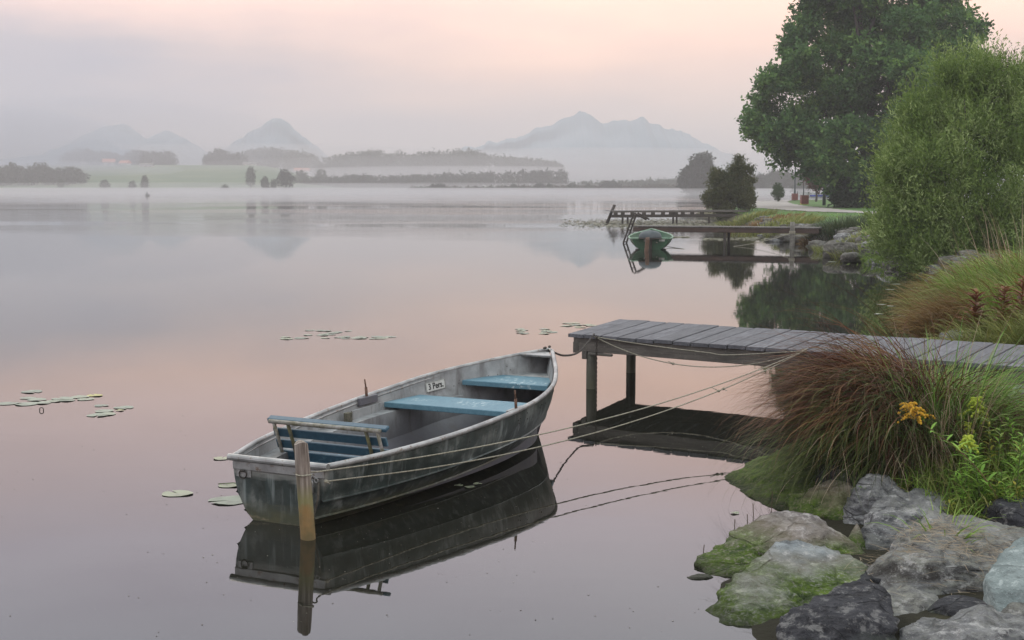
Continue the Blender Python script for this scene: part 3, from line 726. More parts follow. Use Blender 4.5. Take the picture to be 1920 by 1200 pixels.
# ---------------------------------------------------------------- rocks
def ico(sub):
    import bmesh
    bm = bmesh.new(); bmesh.ops.create_icosphere(bm, subdivisions=sub, radius=1)
    v = np.array([q.co[:] for q in bm.verts]); f = np.array([[q.index for q in p_.verts] for p_ in bm.faces]); bm.free(); return v, f
ICO = {k: ico(k) for k in (2, 3, 5)}
def rockmat(name, ca, cb, cspeck, moss=0.0, rust=0.0, lay=(2, 2, 6), mz=.18, top=0.0, mossc=((.030,.055,.008), (.11,.17,.016))):
    t = NT(name); t.shift = True; v = t.coords(); lv = t.coords(lay, (.5, .3, .2))
    a = t.noise(lv, 1.6, 8, .68, .5); b_ = t.noise(v, 9, 8, .72); c_ = t.noise(v, 45, 4, .6); big = t.noise(v, 2.2, 4)
    c = t.ramp(a, [(.38, cb), (.5, tuple((x+y)/2 for x, y in zip(ca, cb))), (.62, ca)])
    c = t.mix(t.math('MULTIPLY', t.lohi(b_, .54, .62), .85), c, cspeck)
    c = t.mix(t.math('MULTIPLY', t.lohi(b_, .46, .36), .6), c, tuple(x*.35 for x in cb))
    c = t.mix(t.math('MULTIPLY', t.lohi(c_, .6, .7), .5), c, cspeck)
    vo = t.n('ShaderNodeTexVoronoi', feature='DISTANCE_TO_EDGE'); vo.inputs['Scale'].default_value = 1.0
    wv = t.n('ShaderNodeVectorMath', operation='MULTIPLY_ADD'); wv.inputs[1].default_value = (.35,.35,.35)
    nv_ = t.n('ShaderNodeTexNoise'); nv_.inputs['Scale'].default_value = 4; nv_.inputs['Detail'].default_value = 5; t.l(v, nv_.inputs['Vector'])
    lv2 = t.coords((2.6, 2.6, 6.5), (.6, .4, .9)); t.l(nv_.outputs['Color'], wv.inputs[0]); t.l(lv2, wv.inputs[2]); t.l(wv.outputs[0], vo.inputs['Vector'])
    crk = t.math('MAXIMUM', t.lohi(vo.outputs['Distance'], .0, .03), t.lohi(big, .42, .52))
    c = t.mix(t.math('MULTIPLY', t.math('SUBTRACT', 1.0, crk), .55), c, tuple(x*.25 for x in cb))
    geo = t.n('ShaderNodeNewGeometry'); gs = t.n('ShaderNodeSeparateXYZ'); t.l(geo.outputs['Position'], gs.inputs[0])
    nsx = t.n('ShaderNodeSeparateXYZ'); t.l(geo.outputs['Normal'], nsx.inputs[0])
    zq = t.math('ADD', gs.outputs['Z'], t.math('MULTIPLY', t.math('SUBTRACT', big, .5), .28))
    rgh = .9
    if rust > 0:
        m = t.n('ShaderNodeMapRange'); m.inputs['From Min'].default_value = mz+.10; m.inputs['From Max'].default_value = mz+.03; t.l(zq, m.inputs['Value'])
        c = t.mix(t.math('MULTIPLY', m.outputs[0], rust), c, t.mix(t.lohi(b_, .4, .6), (.34,.27,.13), (.24,.17,.09)))
    if moss > 0:
        m = t.n('ShaderNodeMapRange'); m.inputs['From Min'].default_value = mz+.04; m.inputs['From Max'].default_value = mz-.06; t.l(zq, m.inputs['Value'])
        mc = t.mix(t.lohi(b_, .4, .65), mossc[0], mossc[1])
        c = t.mix(t.math('MULTIPLY', t.math('MULTIPLY', m.outputs[0], t.lohi(c_, .25, .5)), moss), c, mc)
    # wet dark foot
    m = t.n('ShaderNodeMapRange'); m.inputs['From Min'].default_value = .07; m.inputs['From Max'].default_value = .0; t.l(gs.outputs['Z'], m.inputs['Value'])
    c = t.mix(t.math('MULTIPLY', m.outputs[0], .7), c, (.025,.025,.015))
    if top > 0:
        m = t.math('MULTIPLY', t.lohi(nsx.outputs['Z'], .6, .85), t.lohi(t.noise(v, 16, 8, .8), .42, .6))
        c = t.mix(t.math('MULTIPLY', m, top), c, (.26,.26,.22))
    h = t.math('ADD', t.math('ADD', t.math('MULTIPLY', a, 1.6), t.math('MULTIPLY', crk, .45)), t.math('ADD', b_, t.math('MULTIPLY', c_, .5)))
    return t.finish(c, rgh, bump=h, bstr=1.0, bdist=.045, spec=.3)
RM = {
 'blue': rockmat('blue_grey_layered_rock', (.33,.36,.37), (.11,.13,.14), (.52,.52,.51), moss=1.0, rust=.3, lay=(2,2,9), mz=.14),
 'pink': rockmat('grey_pink_mossy_rock', (.32,.295,.285), (.12,.105,.10), (.48,.45,.43), moss=1.0, rust=.25, mz=.13),
 'grey': rockmat('speckled_grey_rock', (.26,.26,.26), (.075,.075,.08), (.46,.45,.44), top=.35),
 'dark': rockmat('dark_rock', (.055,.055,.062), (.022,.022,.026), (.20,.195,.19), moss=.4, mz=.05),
 'brown': rockmat('grey_brown_rock', (.25,.25,.245), (.06,.055,.05), (.42,.41,.39), top=.8),
 'teal': rockmat('pale_teal_rock', (.32,.37,.36), (.19,.23,.225), (.45,.5,.49), lay=(1,1,2)),
 'moss': rockmat('moss_covered_rock', (.15,.14,.11), (.07,.065,.05), (.2,.2,.17), moss=1.0, mz=.42, rust=.3),
 'moss2': rockmat('mossy_tan_rock', (.24,.22,.17), (.10,.09,.07), (.34,.31,.26), moss=1.0, mz=.16, rust=.3),
 'shore': rockmat('shore_rubble', (.17,.16,.14), (.07,.065,.055), (.27,.25,.22), moss=.35, mz=.03),
}
def rock(name, c_, size, seed, mk, label=None, group=None, rz=0.0, sub=5, npl=9, rnd=40.0, amp=.05, cat='rock', planes=None, tilt=(0, 0)):
    v, f = ICO[sub]; r_ = np.random.default_rng(seed)
    N_ = r_.normal(size=(npl, 3)); N_ /= np.linalg.norm(N_, axis=1)[:, None]; D_ = r_.uniform(.55, .98, npl)
    N_ = np.vstack([N_, [[0, 0, 1], [0, 0, -1]]]); D_ = np.append(D_, [.72, .8])
    if planes:
        for pn, pd in planes: N_ = np.vstack([N_, [np.array(pn)/np.linalg.norm(pn)]]); D_ = np.append(D_, pd)
    dt = np.maximum(v @ N_.T, 1e-3)/D_
    rad = (np.sum(dt**rnd, 1)+.97**rnd)**(-1/rnd)
    sd_ = seed*13.7
    if sub >= 5:
        nz_ = np.array([mnoise.fractal(Vector((q[0]*1.7+sd_, q[1]*1.7, q[2]*3.0)), .9, 2.1, 5) for q in v])
        nz2 = np.array([mnoise.fractal(Vector((q[0]*7+sd_, q[1]*7, q[2]*10)), .8, 2.1, 3) for q in v])
        rad = rad*(1+amp*nz_+amp*.22*nz2)
    else:
        nz_ = np.array([mnoise.fractal(Vector((q[0]*1.9+sd_, q[1]*1.9, q[2]*2.5)), .9, 2.1, 4) for q in v]); rad = rad*(1+amp*1.3*nz_)
    P_ = v*rad[:, None]*np.array(size)*.64
    a, b_ = tilt; ca, sa_ = math.cos(a), math.sin(a); P_ = P_ @ np.array([[1,0,0],[0,ca,-sa_],[0,sa_,ca]]).T; ca, sa_ = math.cos(b_), math.sin(b_); P_ = P_ @ np.array([[ca,0,sa_],[0,1,0],[-sa_,0,ca]]).T
    o = npmesh(name, P_, f, RM[mk], smooth=True); o.location = tuple(map(float, c_)); o.rotation_euler = (0, 0, rz)
    return tag(o, label, cat, group)
def rk(x0, y0, x1, y1, Y, dep, seed, mk, label, hs=1.0, **kw):
    c_ = A((x0+x1)/2, (y0+y1)/2, Y); wd = (x1-x0)*Y/F; ht = (y1-y0)*Y/F*hs
    return rock('rock', c_, (wd, dep, ht), seed, mk, label, **kw)
def hullplanes(P_):
    import bmesh
    bm = bmesh.new(); [bm.verts.new(tuple(p)) for p in P_]; bmesh.ops.convex_hull(bm, input=bm.verts); bm.normal_update()
    N_ = np.array([f_.normal[:] for f_ in bm.faces]); D_ = np.array([f_.normal.dot(f_.verts[0].co) for f_ in bm.faces]); bm.free()
    s_ = np.sign(D_); return N_*s_[:, None], D_*s_
def prock(pts, seed, mk, label, sub=6, amp=.036, rnd=90.0, drop=.3, strata=.030, cat='rock'):
    P_ = np.array([A(*p) for p in pts]); low = P_.copy(); c_ = P_.mean(0); low[:, :2] = c_[:2]+(low[:, :2]-c_[:2])*.92; low[:, 2] = np.minimum(low[:, 2], c_[2])-drop
    Q = np.vstack([P_, low]); c_ = (Q.max(0)+Q.min(0))/2; c_[2] = P_[:, 2].mean()-.12; N_, D_ = hullplanes(Q-c_); ok = D_ > .01; N_ = N_[ok]; D_ = D_[ok]
    if sub not in ICO: ICO[sub] = ico(sub)
    v, f = ICO[sub]; dt = np.maximum(v @ N_.T, 1e-3)/D_; mxd = dt.max(1); rad = 1.10/(mxd*(((dt/mxd[:, None])**rnd).sum(1))**(1/rnd))
    p0 = v*rad[:, None]; sd_ = seed*7.3
    n1 = np.array([mnoise.fractal(Vector((q[0]*2.6+sd_, q[1]*2.6, q[2]*3.6)), .8, 2.1, 5) for q in p0]); n2 = np.array([mnoise.ridged_multi_fractal(Vector((q[0]*5+sd_, q[1]*5+q[2]*3, q[2]*9)), .9, 2.2, 4, 1.0, 2.0) for q in p0])
    p0 = p0 + v*(amp*n1+strata*(n2-1.0))[:, None]
    o = npmesh('rock', p0, f, RM[mk], smooth=True); o.location = tuple(c_); return tag(o, label, cat)
prock([(1360,903,10.9),(1390,928,10.4),(1450,958,9.85),(1500,968,9.7),(1410,870,11.1),(1480,842,10.8),(1600,850,10.5),(1625,940,9.9),(1560,885,10.1)], 3, 'moss', 'low moss covered rock jutting into the water under the overhanging sedge clump', drop=.15)
prock([(1480,930,9.8),(1520,918,9.7),(1566,903,9.65),(1590,910,9.6),(1500,985,9.35),(1605,1002,9.2),(1550,992,9.25),(1612,950,9.4)], 31, 'moss2', 'mossy rock with tan top wedged below the sedge, left of the round grey one')
prock([(1583,945,9.3),(1600,905,9.4),(1635,886,9.5),(1682,900,9.45),(1705,930,9.3),(1612,988,9.1),(1588,970,9.15),(1650,930,9.05)], 8, 'grey', 'round speckled grey rock below the sedge clump', rnd=9)
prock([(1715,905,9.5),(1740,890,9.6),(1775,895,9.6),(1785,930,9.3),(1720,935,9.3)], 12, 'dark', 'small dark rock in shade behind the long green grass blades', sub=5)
prock([(1650,945,9.1),(1715,922,9.25),(1768,932,9.25),(1775,968,8.95),(1652,974,8.8),(1745,972,8.78),(1618,990,8.85),(1645,1064,8.55),(1625,1040,8.6),(1770,1060,8.5),(1700,1080,8.45)], 21, 'grey', 'grey boulder with a sharp edged flat top, behind the largest boulder', rnd=80)
prock([(1606,988,8.75),(1584,1026,8.65),(1612,996,8.7),(1637,1066,8.5),(1625,1085,8.4),(1590,1055,8.5)], 5, 'pink', 'small upright wedge of rock between the larger boulders', sub=5)
prock([(1314,1046,8.4),(1328,1068,8.2),(1365,1098,8.0),(1392,998,8.65),(1425,978,8.75),(1512,963,8.85),(1550,990,8.7),(1598,1026,8.55),(1618,1075,8.3),(1480,1055,8.15),(1520,1000,8.45)], 44, 'pink', 'grey pink slab with green moss on its left end, at the water edge', rnd=60, drop=.12)
prock([(1462,1026,8.0),(1540,1030,8.05),(1586,1050,7.95),(1625,1082,7.8),(1612,1105,7.6),(1420,1066,7.75),(1366,1106,7.6),(1335,1155,7.4),(1328,1185,7.2),(1350,1225,6.95),(1490,1255,6.85),(1600,1170,7.2),(1400,1130,7.35)], 61, 'blue', 'blue grey layered boulder with orange and green mossy skirt, at the water edge', rnd=60, drop=.12)
prock([(1745,970,8.3),(1822,976,8.4),(1930,1000,8.4),(1990,1030,8.3),(1672,1040,7.95),(1636,1084,7.8),(1700,1050,7.72),(1762,1046,7.66),(1855,1072,7.6),(1690,1128,7.5),(1785,1165,7.42),(1872,1150,7.42),(1960,1120,7.5)], 72, 'brown', 'largest grey boulder with dry grass scattered over its broad top', rnd=60)
prock([(1850,1079,7.2),(1905,1018,7.4),(2000,985,7.5),(2000,1090,7.0),(1873,1112,7.02),(1880,1150,6.95),(2000,1180,6.85),(2040,1040,7.2)], 83, 'teal', 'smooth pale teal rock cut by the right edge of the picture', rnd=80, amp=.02, strata=.006)
prock([(1465,1178,6.85),(1540,1120,7.1),(1570,1104,7.2),(1615,1093,7.25),(1648,1100,7.2),(1672,1156,6.9),(1690,1192,6.75),(1450,1290,6.5),(1700,1290,6.5),(1580,1180,6.65)], 95, 'dark', 'near black jagged rock with white flecks at the bottom of the picture', rnd=80, strata=.03)
prock([(1695,1188,6.8),(1750,1168,6.9),(1806,1149,7.0),(1856,1162,6.9),(1925,1153,6.9),(1990,1180,6.8),(1700,1300,6.4),(1990,1300,6.4),(1830,1200,6.55)], 106, 'grey', 'dark grey rock in the bottom right corner', rnd=60)
prock([(1655,1108,7.4),(1700,1100,7.5),(1755,1118,7.4),(1770,1150,7.2),(1680,1165,7.1),(1740,1190,7.0)], 107, 'brown', 'small grey rock strewn with dry grass between the black rock and the largest boulder', sub=5)
prock([(1862,735,11.5),(1900,722,11.7),(1990,720,11.8),(1990,775,11.2),(1870,768,11.2)], 118, 'grey', 'pale grey rock under the shore end of the jetty', sub=5)
rk(1860, 760, 2000, 860, 10.5, .6, 128, 'grey', 'weathered rock half hidden in weeds beneath the jetty', hs=.6)
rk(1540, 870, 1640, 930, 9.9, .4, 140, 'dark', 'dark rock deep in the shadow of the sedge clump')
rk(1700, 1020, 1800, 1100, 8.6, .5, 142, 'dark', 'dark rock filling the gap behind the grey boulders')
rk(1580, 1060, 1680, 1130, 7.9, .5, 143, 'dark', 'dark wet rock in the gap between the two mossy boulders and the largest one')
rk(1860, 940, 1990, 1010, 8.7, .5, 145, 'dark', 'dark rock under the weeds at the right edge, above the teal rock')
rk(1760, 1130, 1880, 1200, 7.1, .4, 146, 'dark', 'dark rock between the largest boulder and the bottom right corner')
rk(1830, 1120, 1960, 1190, 7.0, .4, 147, 'brown', 'grey brown rock just under the teal rock')
o = rock('rock', A(1312, 1086, 8.06)*[1, 1, 0]+[0, 0, -.012], (.14, .1, .05), 7, 'shore', 'small brown stone barely breaking the water surface off the mossy boulders', sub=3)
# rubble along the bank further off
rr = random.Random(77); k = 0
edge = [(4.3,13.6),(5.2,16.5),(6.6,21.0),(8.8,28.0),(11.0,33.5),(11.3,36.8),(11.8,41.4),(12.1,45.8),(12.2,50.8),(13.0,56.0),(12.4,58.5),(11.9,60),(12.8,68),(14.2,82)]
def edgept(s_):
    i = int(s_); f_ = s_-i; a, b_ = np.array(edge[i]), np.array(edge[min(i+1, len(edge)-1)]); q = a+(b_-a)*f_; d = b_-a; d = d/(np.linalg.norm(d)+1e-9); return q, np.array([d[1], -d[0]])
for s_ in np.concatenate([np.linspace(.1, 4, 16), np.linspace(4.05, 9.5, 110), np.linspace(9.6, 12.9, 30)]):
    q, nrm = edgept(s_); off = rr.uniform(-.35, 1.3); q = q+nrm*off; sz = rr.uniform(.25, .62)*(1.15 if q[1] > 40 else .8)
    z = float(ground(q[0], q[1])); far_l = q[1] > 58
    lab = 'grey brown boulder in the rubble edge below the willow bush'; grp = 'boulders along the bank under the willow bush'
    if far_l: lab = 'weathered stone on the bank between the two far jetties'; grp = 'stones between the far jetties'
    if q[1] < 32: lab = 'dark stone at the foot of the rusty grass bank'; grp = 'stones below the grassy bank'
    rock('rock', (q[0], q[1], max(z, -.1)+sz*.12), (sz*rr.uniform(.8, 1.4), sz*rr.uniform(.7, 1.1), sz*rr.uniform(.55, .85)), 200+k, 'shore' if rr.random() > .35 else 'grey', lab, grp, rz=rr.uniform(0, 6), sub=3, amp=.15); k += 1
for px, py, w_, hgt_ in ((1530, 460, 26, 14), (1575, 470, 40, 26), (1545, 450, 34, 18), (1612, 462, 30, 22), (1635, 480, 36, 22), (1600, 484, 30, 14), (1505, 448, 22, 14), (1580, 445, 40, 20)):
    c_ = G(px, py+hgt_*.4, .05); s_ = c_[1]/F
    rock('rock', c_+[0, 0, .1], (w_*s_*1.3, w_*s_, hgt_*s_*1.6), 400+px, 'shore', 'pale angular stone piled at the waterline by the second jetty', 'stones piled by the second jetty', sub=3, amp=.15)
for px, py, w_ in ((1712, 508, 34), (1765, 518, 44), (1745, 505, 30), (1800, 528, 40)):
    c_ = G(px, py, .02); s_ = c_[1]/F
    rock('rock', c_+[0, .2, .12], (w_*s_*1.2, w_*s_, w_*s_*.75), 500+px, 'grey', 'rounded grey stone half under the overhanging willow', 'rounded stones under the willow', sub=3, rnd=5)

# ---------------------------------------------------------------- blades, leaves, herbs
def blades(name, roots, head, L_, w_, lean, curl, m, tints, parent=None, loc=None, K=7, seed=1):
    r_ = np.random.default_rng(seed); N_ = len(roots)
    P_ = roots.astype(float).copy(); el_ = lean.copy(); az = head.copy()
    side = np.stack([-np.sin(az), np.cos(az), np.zeros(N_)], 1); tw = r_.uniform(-.9, .9, N_)
    V = np.zeros((N_, K, 2, 3)); wob = r_.normal(0, .06, N_)
    for k in range(K):
        f_ = k/(K-1); ww = w_*(1-f_**2.2)*(.6+.4*min(1, f_*4))+.0004
        d = np.stack([np.cos(el_)*np.cos(az), np.cos(el_)*np.sin(az), np.sin(el_)], 1)
        nup = np.cross(side, d); s2 = side*np.cos(tw)[:, None]+nup*np.sin(tw)[:, None]
        V[:, k, 0] = P_-s2*ww[:, None]/2; V[:, k, 1] = P_+s2*ww[:, None]/2
        P_ = P_+d*(L_/(K-1))[:, None]; el_ = el_-curl*(.35+1.3*f_)/(K-1); az = az+wob
    base = (np.arange(N_)*K*2)[:, None]+np.arange(K-1)[None]*2
    Fq = np.stack([base, base+1, base+3, base+2], -1).reshape(-1, 4)
    return npmesh(name, V.reshape(-1, 3), Fq, m, parent, np.repeat(tints, K*2), loc=loc)
def clump(name, c_, N_, spread, L0, L1, w_, m, label, cat='grass clump', lean=(1.0, 1.5), curl=(1.0, 2.2), head=None, hs=.8, tint=(0, 1), seed=0, group=None, flat=1.0, kind=None, K=7, ellip=None, gz=True):
    r_ = np.random.default_rng(seed+1000)
    a = r_.uniform(0, 2*PI, N_); q = np.sqrt(r_.uniform(0, 1, N_))*spread
    ex, ey = ellip or (1, 1)
    rx = c_[0]+q*np.cos(a)*ex; ry = c_[1]+q*np.sin(a)*ey
    rz_ = ground(rx, ry)-.02 if gz else np.full(N_, c_[2])
    rz_ = np.maximum(rz_, -.05)
    hd = a if head is None else r_.normal(head, hs, N_)
    o = blades(name, np.stack([rx, ry, rz_], 1), hd, r_.uniform(L0, L1, N_), r_.uniform(.7, 1.3, N_)*w_, r_.uniform(*lean, N_), r_.uniform(*curl, N_), m, r_.uniform(*tint, N_), seed=seed, K=K, loc=(c_[0], c_[1], float(ground(c_[0], c_[1]))))
    return tag(o, label, cat, group, kind)
SEDR = leafmat('russet_sedge', (.040,.015,.009), (.125,.045,.022), (.25,.14,.05), 2)
SEDG = leafmat('dark_green_sedge', (.015,.022,.006), (.055,.075,.014), (.17,.19,.05), 2)
STRAW = leafmat('dead_straw', (.16,.11,.065), (.34,.26,.17), (.46,.38,.28), 3)
GRASS = leafmat('fresh_grass', (.065,.14,.018), (.18,.30,.04), (.36,.43,.12), 2)
BLUEG = leafmat('blue_green_grass', (.06,.14,.03), (.17,.30,.06), (.38,.46,.18), 2)
OLIVE = leafmat('olive_grass', (.09,.12,.025), (.19,.21,.05), (.33,.29,.10), 1.5)
RUSTG = leafmat('rusty_grass', (.10,.065,.02), (.21,.11,.035), (.27,.22,.07), 1.5)
# the big sedge clump: thing with russet, green and dead blades as its parts
sc_ = G(1690, 905, .12); sc_ = np.array([sc_[0], sc_[1]+.1, 0]); sedge = empty('sedge_clump', (sc_[0], sc_[1], .2), 'large arching clump of russet sedge hanging over the water in front of the jetty', 'sedge')
def sedge_part(name, N_, m, heads, hs, L0, L1, w_, lean, curl, tint, seed, ell_=(.42, .30), off=(0, 0), zoff=0.0):
    r_ = np.random.default_rng(seed); a = r_.uniform(0, 2*PI, N_); q = np.sqrt(r_.uniform(0, 1, N_))
    x = sc_[0]+off[0]+q*np.cos(a)*ell_[0]; y = sc_[1]+off[1]+q*np.sin(a)*ell_[1]
    hd = r_.normal(r_.choice(heads, N_), hs)
    z = np.maximum(ground(x, y), .1)+zoff+ .18*(1-q)
    o = blades(name, np.stack([x, y, z], 1), hd, r_.uniform(L0, L1, N_), r_.uniform(.6, 1.4, N_)*w_, r_.uniform(*lean, N_), r_.uniform(*curl, N_), m, r_.uniform(*tint, N_), parent=sedge, seed=seed, K=10)
    me = o.data; co = np.empty(len(me.vertices)*3, np.float32); me.vertices.foreach_get('co', co); co = co.reshape(-1, 3)-np.array([sc_[0], sc_[1], .2], np.float32); me.vertices.foreach_set('co', co.ravel()); return o
sedge_part('russet_blades', 2300, SEDR, [PI*1.0, PI*1.06, PI*.95], .36, .85, 1.52, .0080, (.75, 1.30), (1.75, 2.7), (0, 1), 11)
sedge_part('russet_blades', 1100, SEDR, [PI*1.1, PI*1.4, PI*.6], .5, .7, 1.25, .0065, (.9, 1.45), (1.4, 2.8), (0, .8), 17, (.5, .3))
sedge_part('green_blades', 2100, SEDG, [PI*1.08, PI*1.3], .5, .7, 1.4, .007, (.35, 1.2), (1.3, 2.6), (0, 1), 12, (.45, .3))
sedge_part('green_blades', 1200, SEDG, [PI*1.25, PI*1.5], .45, .45, .9, .005, (.1, .8), (1.2, 2.2), (0, .6), 13, (.5, .32), (-.15, -.1))
sedge_part('dead_blades', 900, STRAW, [PI*1.4, PI*1.5, PI*1.7], .4, .5, 1.0, .005, (-.1, 1.1), (1.6, 3.0), (0, .7), 14, (.5, .3), (.15, -.12), .12)
sedge_part('dead_blades', 1200, SEDR, [PI*1.45, PI*1.6], .4, .5, .95, .005, (.0, .9), (1.8, 3.0), (0, .5), 15, (.55, .3), (.2, -.1), .15)
sedge_part('stray_blades', 110, SEDR, [PI*1.0, PI*.9, PI*1.15, PI*.3], .5, 1.3, 1.9, .006, (.7, 1.4), (1.2, 2.4), (.2, 1), 18)
sedge_part('stray_blades', 160, STRAW, [PI*1.3, PI*1.5, PI], .6, .6, 1.3, .007, (.3, 1.3), (1.4, 3.0), (.3, 1), 19)
# green grasses to the right of it
clump('grass_clump', G(1768, 835, .45), 1500, .28, .4, .85, .011, BLUEG, 'tall blue green grass clump rising in front of the jetty planks', lean=(.9, 1.5), curl=(.8, 2.0), seed=21)
clump('grass_clump', G(1730, 820, .45), 1500, .34, .5, .95, .009, GRASS, 'green grass clump between the russet sedge and the taller blue green grass', lean=(.8, 1.5), curl=(.8, 2.2), seed=22)
clump('grass_clump', G(1835, 810, .5), 900, .26, .25, .45, .009, GRASS, 'olive grass clump in front of the shore end of the jetty', lean=(.7, 1.5), curl=(1, 2.4), seed=23)
clump('grass_clump', G(1770, 835, .45), 130, .3, .8, 1.25, .010, BLUEG, 'few long green blades standing above the jetty planks', lean=(1.0, 1.5), curl=(.6, 1.8), seed=27)
clump('reed_grass', G(1765, 850, .45), 26, .3, 1.0, 1.5, .006, STRAW, 'thin pale stalks arching above the jetty planks', lean=(1.1, 1.5), curl=(.3, 1.6), seed=24)
clump('grass_clump', G(1767, 985, .3), 60, .10, .32, .5, .013, GRASS, 'broad bright green grass blades hanging over the flat topped boulder', lean=(1.0, 1.5), curl=(.8, 2.2), seed=25, tint=(.4, .9))
r_ = np.random.default_rng(91)
N_ = 46000; gx_ = r_.uniform(2.4, 8.5, N_); gy_ = r_.uniform(6.6, 14.5, N_); gz_ = ground(gx_, gy_)
dens_ = vnoise(gx_*2.2, gy_*2.2, 5); ok = ~((gx_/gy_ > .36) & (gy_ > 10.2) & (gy_ < 14)) & (gz_ > .30) & (dens_ > .3) & (gx_ > 2.62+.03*gy_); gx_, gy_, gz_ = gx_[ok], gy_[ok], gz_[ok]; N_ = len(gx_)
h1 = N_//2
for nm, sl_, m_g, L_a, L_b in (('grass', slice(0, h1), GRASS, .12, .38), ('grass', slice(h1, N_*3//4), OLIVE, .12, .4), ('dry_grass', slice(N_*3//4, N_), STRAW, .15, .4)):
    n_ = len(gx_[sl_]); o = blades(nm, np.stack([gx_[sl_], gy_[sl_], gz_[sl_]-.02], 1), r_.uniform(0, 2*PI, n_), r_.uniform(L_a, L_b, n_), r_.uniform(.003, .007, n_), r_.uniform(.3, 1.4, n_), r_.uniform(.5, 2.6, n_), m_g, r_.uniform(0, 1, n_), seed=33, K=5)
    tag(o, kind='stuff')
N_ = 17000; gx_ = r_.uniform(2.75, 5.2, N_); gy_ = r_.uniform(8.5, 11.8, N_); gz_ = ground(gx_, gy_); ok = (gz_ > .12) & (gy_ > 8.3) & (gx_ > 3.05-.30*(gy_-8.5)) & ~((gx_/gy_ > .36) & (gy_ > 10.2)); gx_, gy_, gz_ = gx_[ok], gy_[ok], gz_[ok]; N_ = len(gx_)
for nm, sl_, m_g in (('grass', slice(0, N_*2//3), GRASS), ('dry_grass', slice(N_*2//3, N_), OLIVE)):
    n_ = len(gx_[sl_]); o = blades(nm, np.stack([gx_[sl_], gy_[sl_], gz_[sl_]-.02], 1), r_.uniform(0, 2*PI, n_), r_.uniform(.10, .34, n_), r_.uniform(.005, .011, n_), r_.uniform(.3, 1.5, n_), r_.uniform(.5, 2.6, n_), m_g, r_.uniform(0, 1, n_), seed=34, K=5)
    tag(o, kind='stuff')
# herbs with lance shaped leaves
def leafy(name, base, H_, lean_dir, lean, nl, ll, lw, lm, sm, label, cat='plant', seed=0, flower=None, group=None, droop=.5, st=.006):
    r_ = random.Random(seed); e = empty(name, base, label, cat, group); m = MB(); n_ = 10
    pts = []
    for k in range(n_):
        f_ = k/(n_-1); q = lean*f_**1.5; pts.append(np.array([lean_dir[0]*H_*q, lean_dir[1]*H_*q, H_*f_*(1-.25*lean*f_)]))
    m.tube(pts, [st*(1-.6*k/(n_-1)) for k in range(n_)], 5); m.build('stem', sm, e)
    V = []; Fq = []; T = []
    for i in range(nl):
        f_ = .12+.86*i/nl; p = np.array([np.interp(f_*(n_-1), range(n_), [q[j] for q in pts]) for j in range(3)])
        az = i*2.4+r_.uniform(-.4, .4); L_ = ll*(1-.45*f_)*r_.uniform(.75, 1.15); el_ = r_.uniform(.3, .8); W_ = lw*(1-.3*f_)
        K = 5; o0 = len(V); s_ = np.array([-math.sin(az), math.cos(az), 0]); tn = r_.random()
        for k in range(K):
            g = k/(K-1); wv = W_*math.sin(PI*min(.97, .08+g*.92))**.8/2
            d = np.array([math.cos(el_)*math.cos(az), math.cos(el_)*math.sin(az), math.sin(el_)]); nup = np.cross(s_, d)
            V += [p-s_*wv-nup*wv*.3*0, p, p+s_*wv]; V[-2] = p+nup*wv*.35
            p = p+d*L_/(K-1); el_ -= droop*(.5+g)*.55
        T += [tn]*(K*3)
        for k in range(K-1):
            for j in (0, 1): Fq.append((o0+k*3+j, o0+k*3+j+1, o0+(k+1)*3+j+1, o0+(k+1)*3+j))
    npmesh('leaves', V, np.array(Fq), lm, e, T)
    if flower:
        fm, nb, fl = flower; m = MB(); top = pts[-1]
        for b_ in range(nb):
            az = b_*2.4; p0 = top*(1-.25*(b_/nb)); L_ = fl*(.4+.6*b_/nb)
            for k in range(9):
                g = k/8; p = p0+np.array([math.cos(az)*L_*g, math.sin(az)*L_*g, L_*(.9*g-.9*g*g)+.01]); s_ = .009*r_.uniform(.7, 1.3)
                m.ell(p+[r_.uniform(-.004, .004)]*3, (s_, s_, s_), 5, 3)
        m.build('flower_head', fm, e)
    return e
LANCE = leafmat('lance_leaf_green', (.11,.23,.025), (.21,.38,.05), (.34,.48,.09), 5); REDST = plain('reddish_stem', (.16,.075,.04), (.12,.10,.04), 20); GRST = plain('green_stem', (.08,.12,.03), (.06,.08,.03), 20)
ORF = plain('orange_goldenrod', (.70,.40,.03), (.50,.27,.02), 60, .8); YGF = plain('lime_goldenrod', (.42,.48,.04), (.28,.36,.04), 60, .8); YELL = leafmat('yellowing_leaves', (.30,.26,.03), (.20,.24,.04), (.42,.32,.03), 5)
REDL = leafmat('rust_red_leaves', (.13,.045,.02), (.22,.085,.03), (.16,.11,.03), 3); BROWNL = leafmat('withered_leaves', (.07,.05,.03), (.15,.10,.05), (.20,.17,.07), 4)
def gp(px, py, dz=0.0):
    # ground point seen at this place of the slope
    for Y in np.linspace(6.4, 14, 300):
        q = A(px, py, Y)
        if q[2] <= float(ground(q[0], q[1])): return np.array([q[0], q[1], q[2]-.02+dz])
    return A(px, py, 10)
leafy('goldenrod', gp(1790, 895), .62, (-1, .1), .55, 26, .13, .022, LANCE, REDST, 'leaning goldenrod with an orange flower head over the edge of the sedge', seed=1, flower=(ORF, 18, .15), droop=.35)
leafy('goldenrod', gp(1828, 880), .55, (0, .2), .15, 28, .12, .020, LANCE, GRST, 'upright goldenrod with lime green flower head, the taller of the two', seed=2, flower=(YGF, 22, .09))
leafy('goldenrod', gp(1812, 925), .42, (0, .1), .1, 24, .12, .020, LANCE, GRST, 'shorter goldenrod with lime green flower head in front of the taller one', seed=3, flower=(YGF, 20, .08))
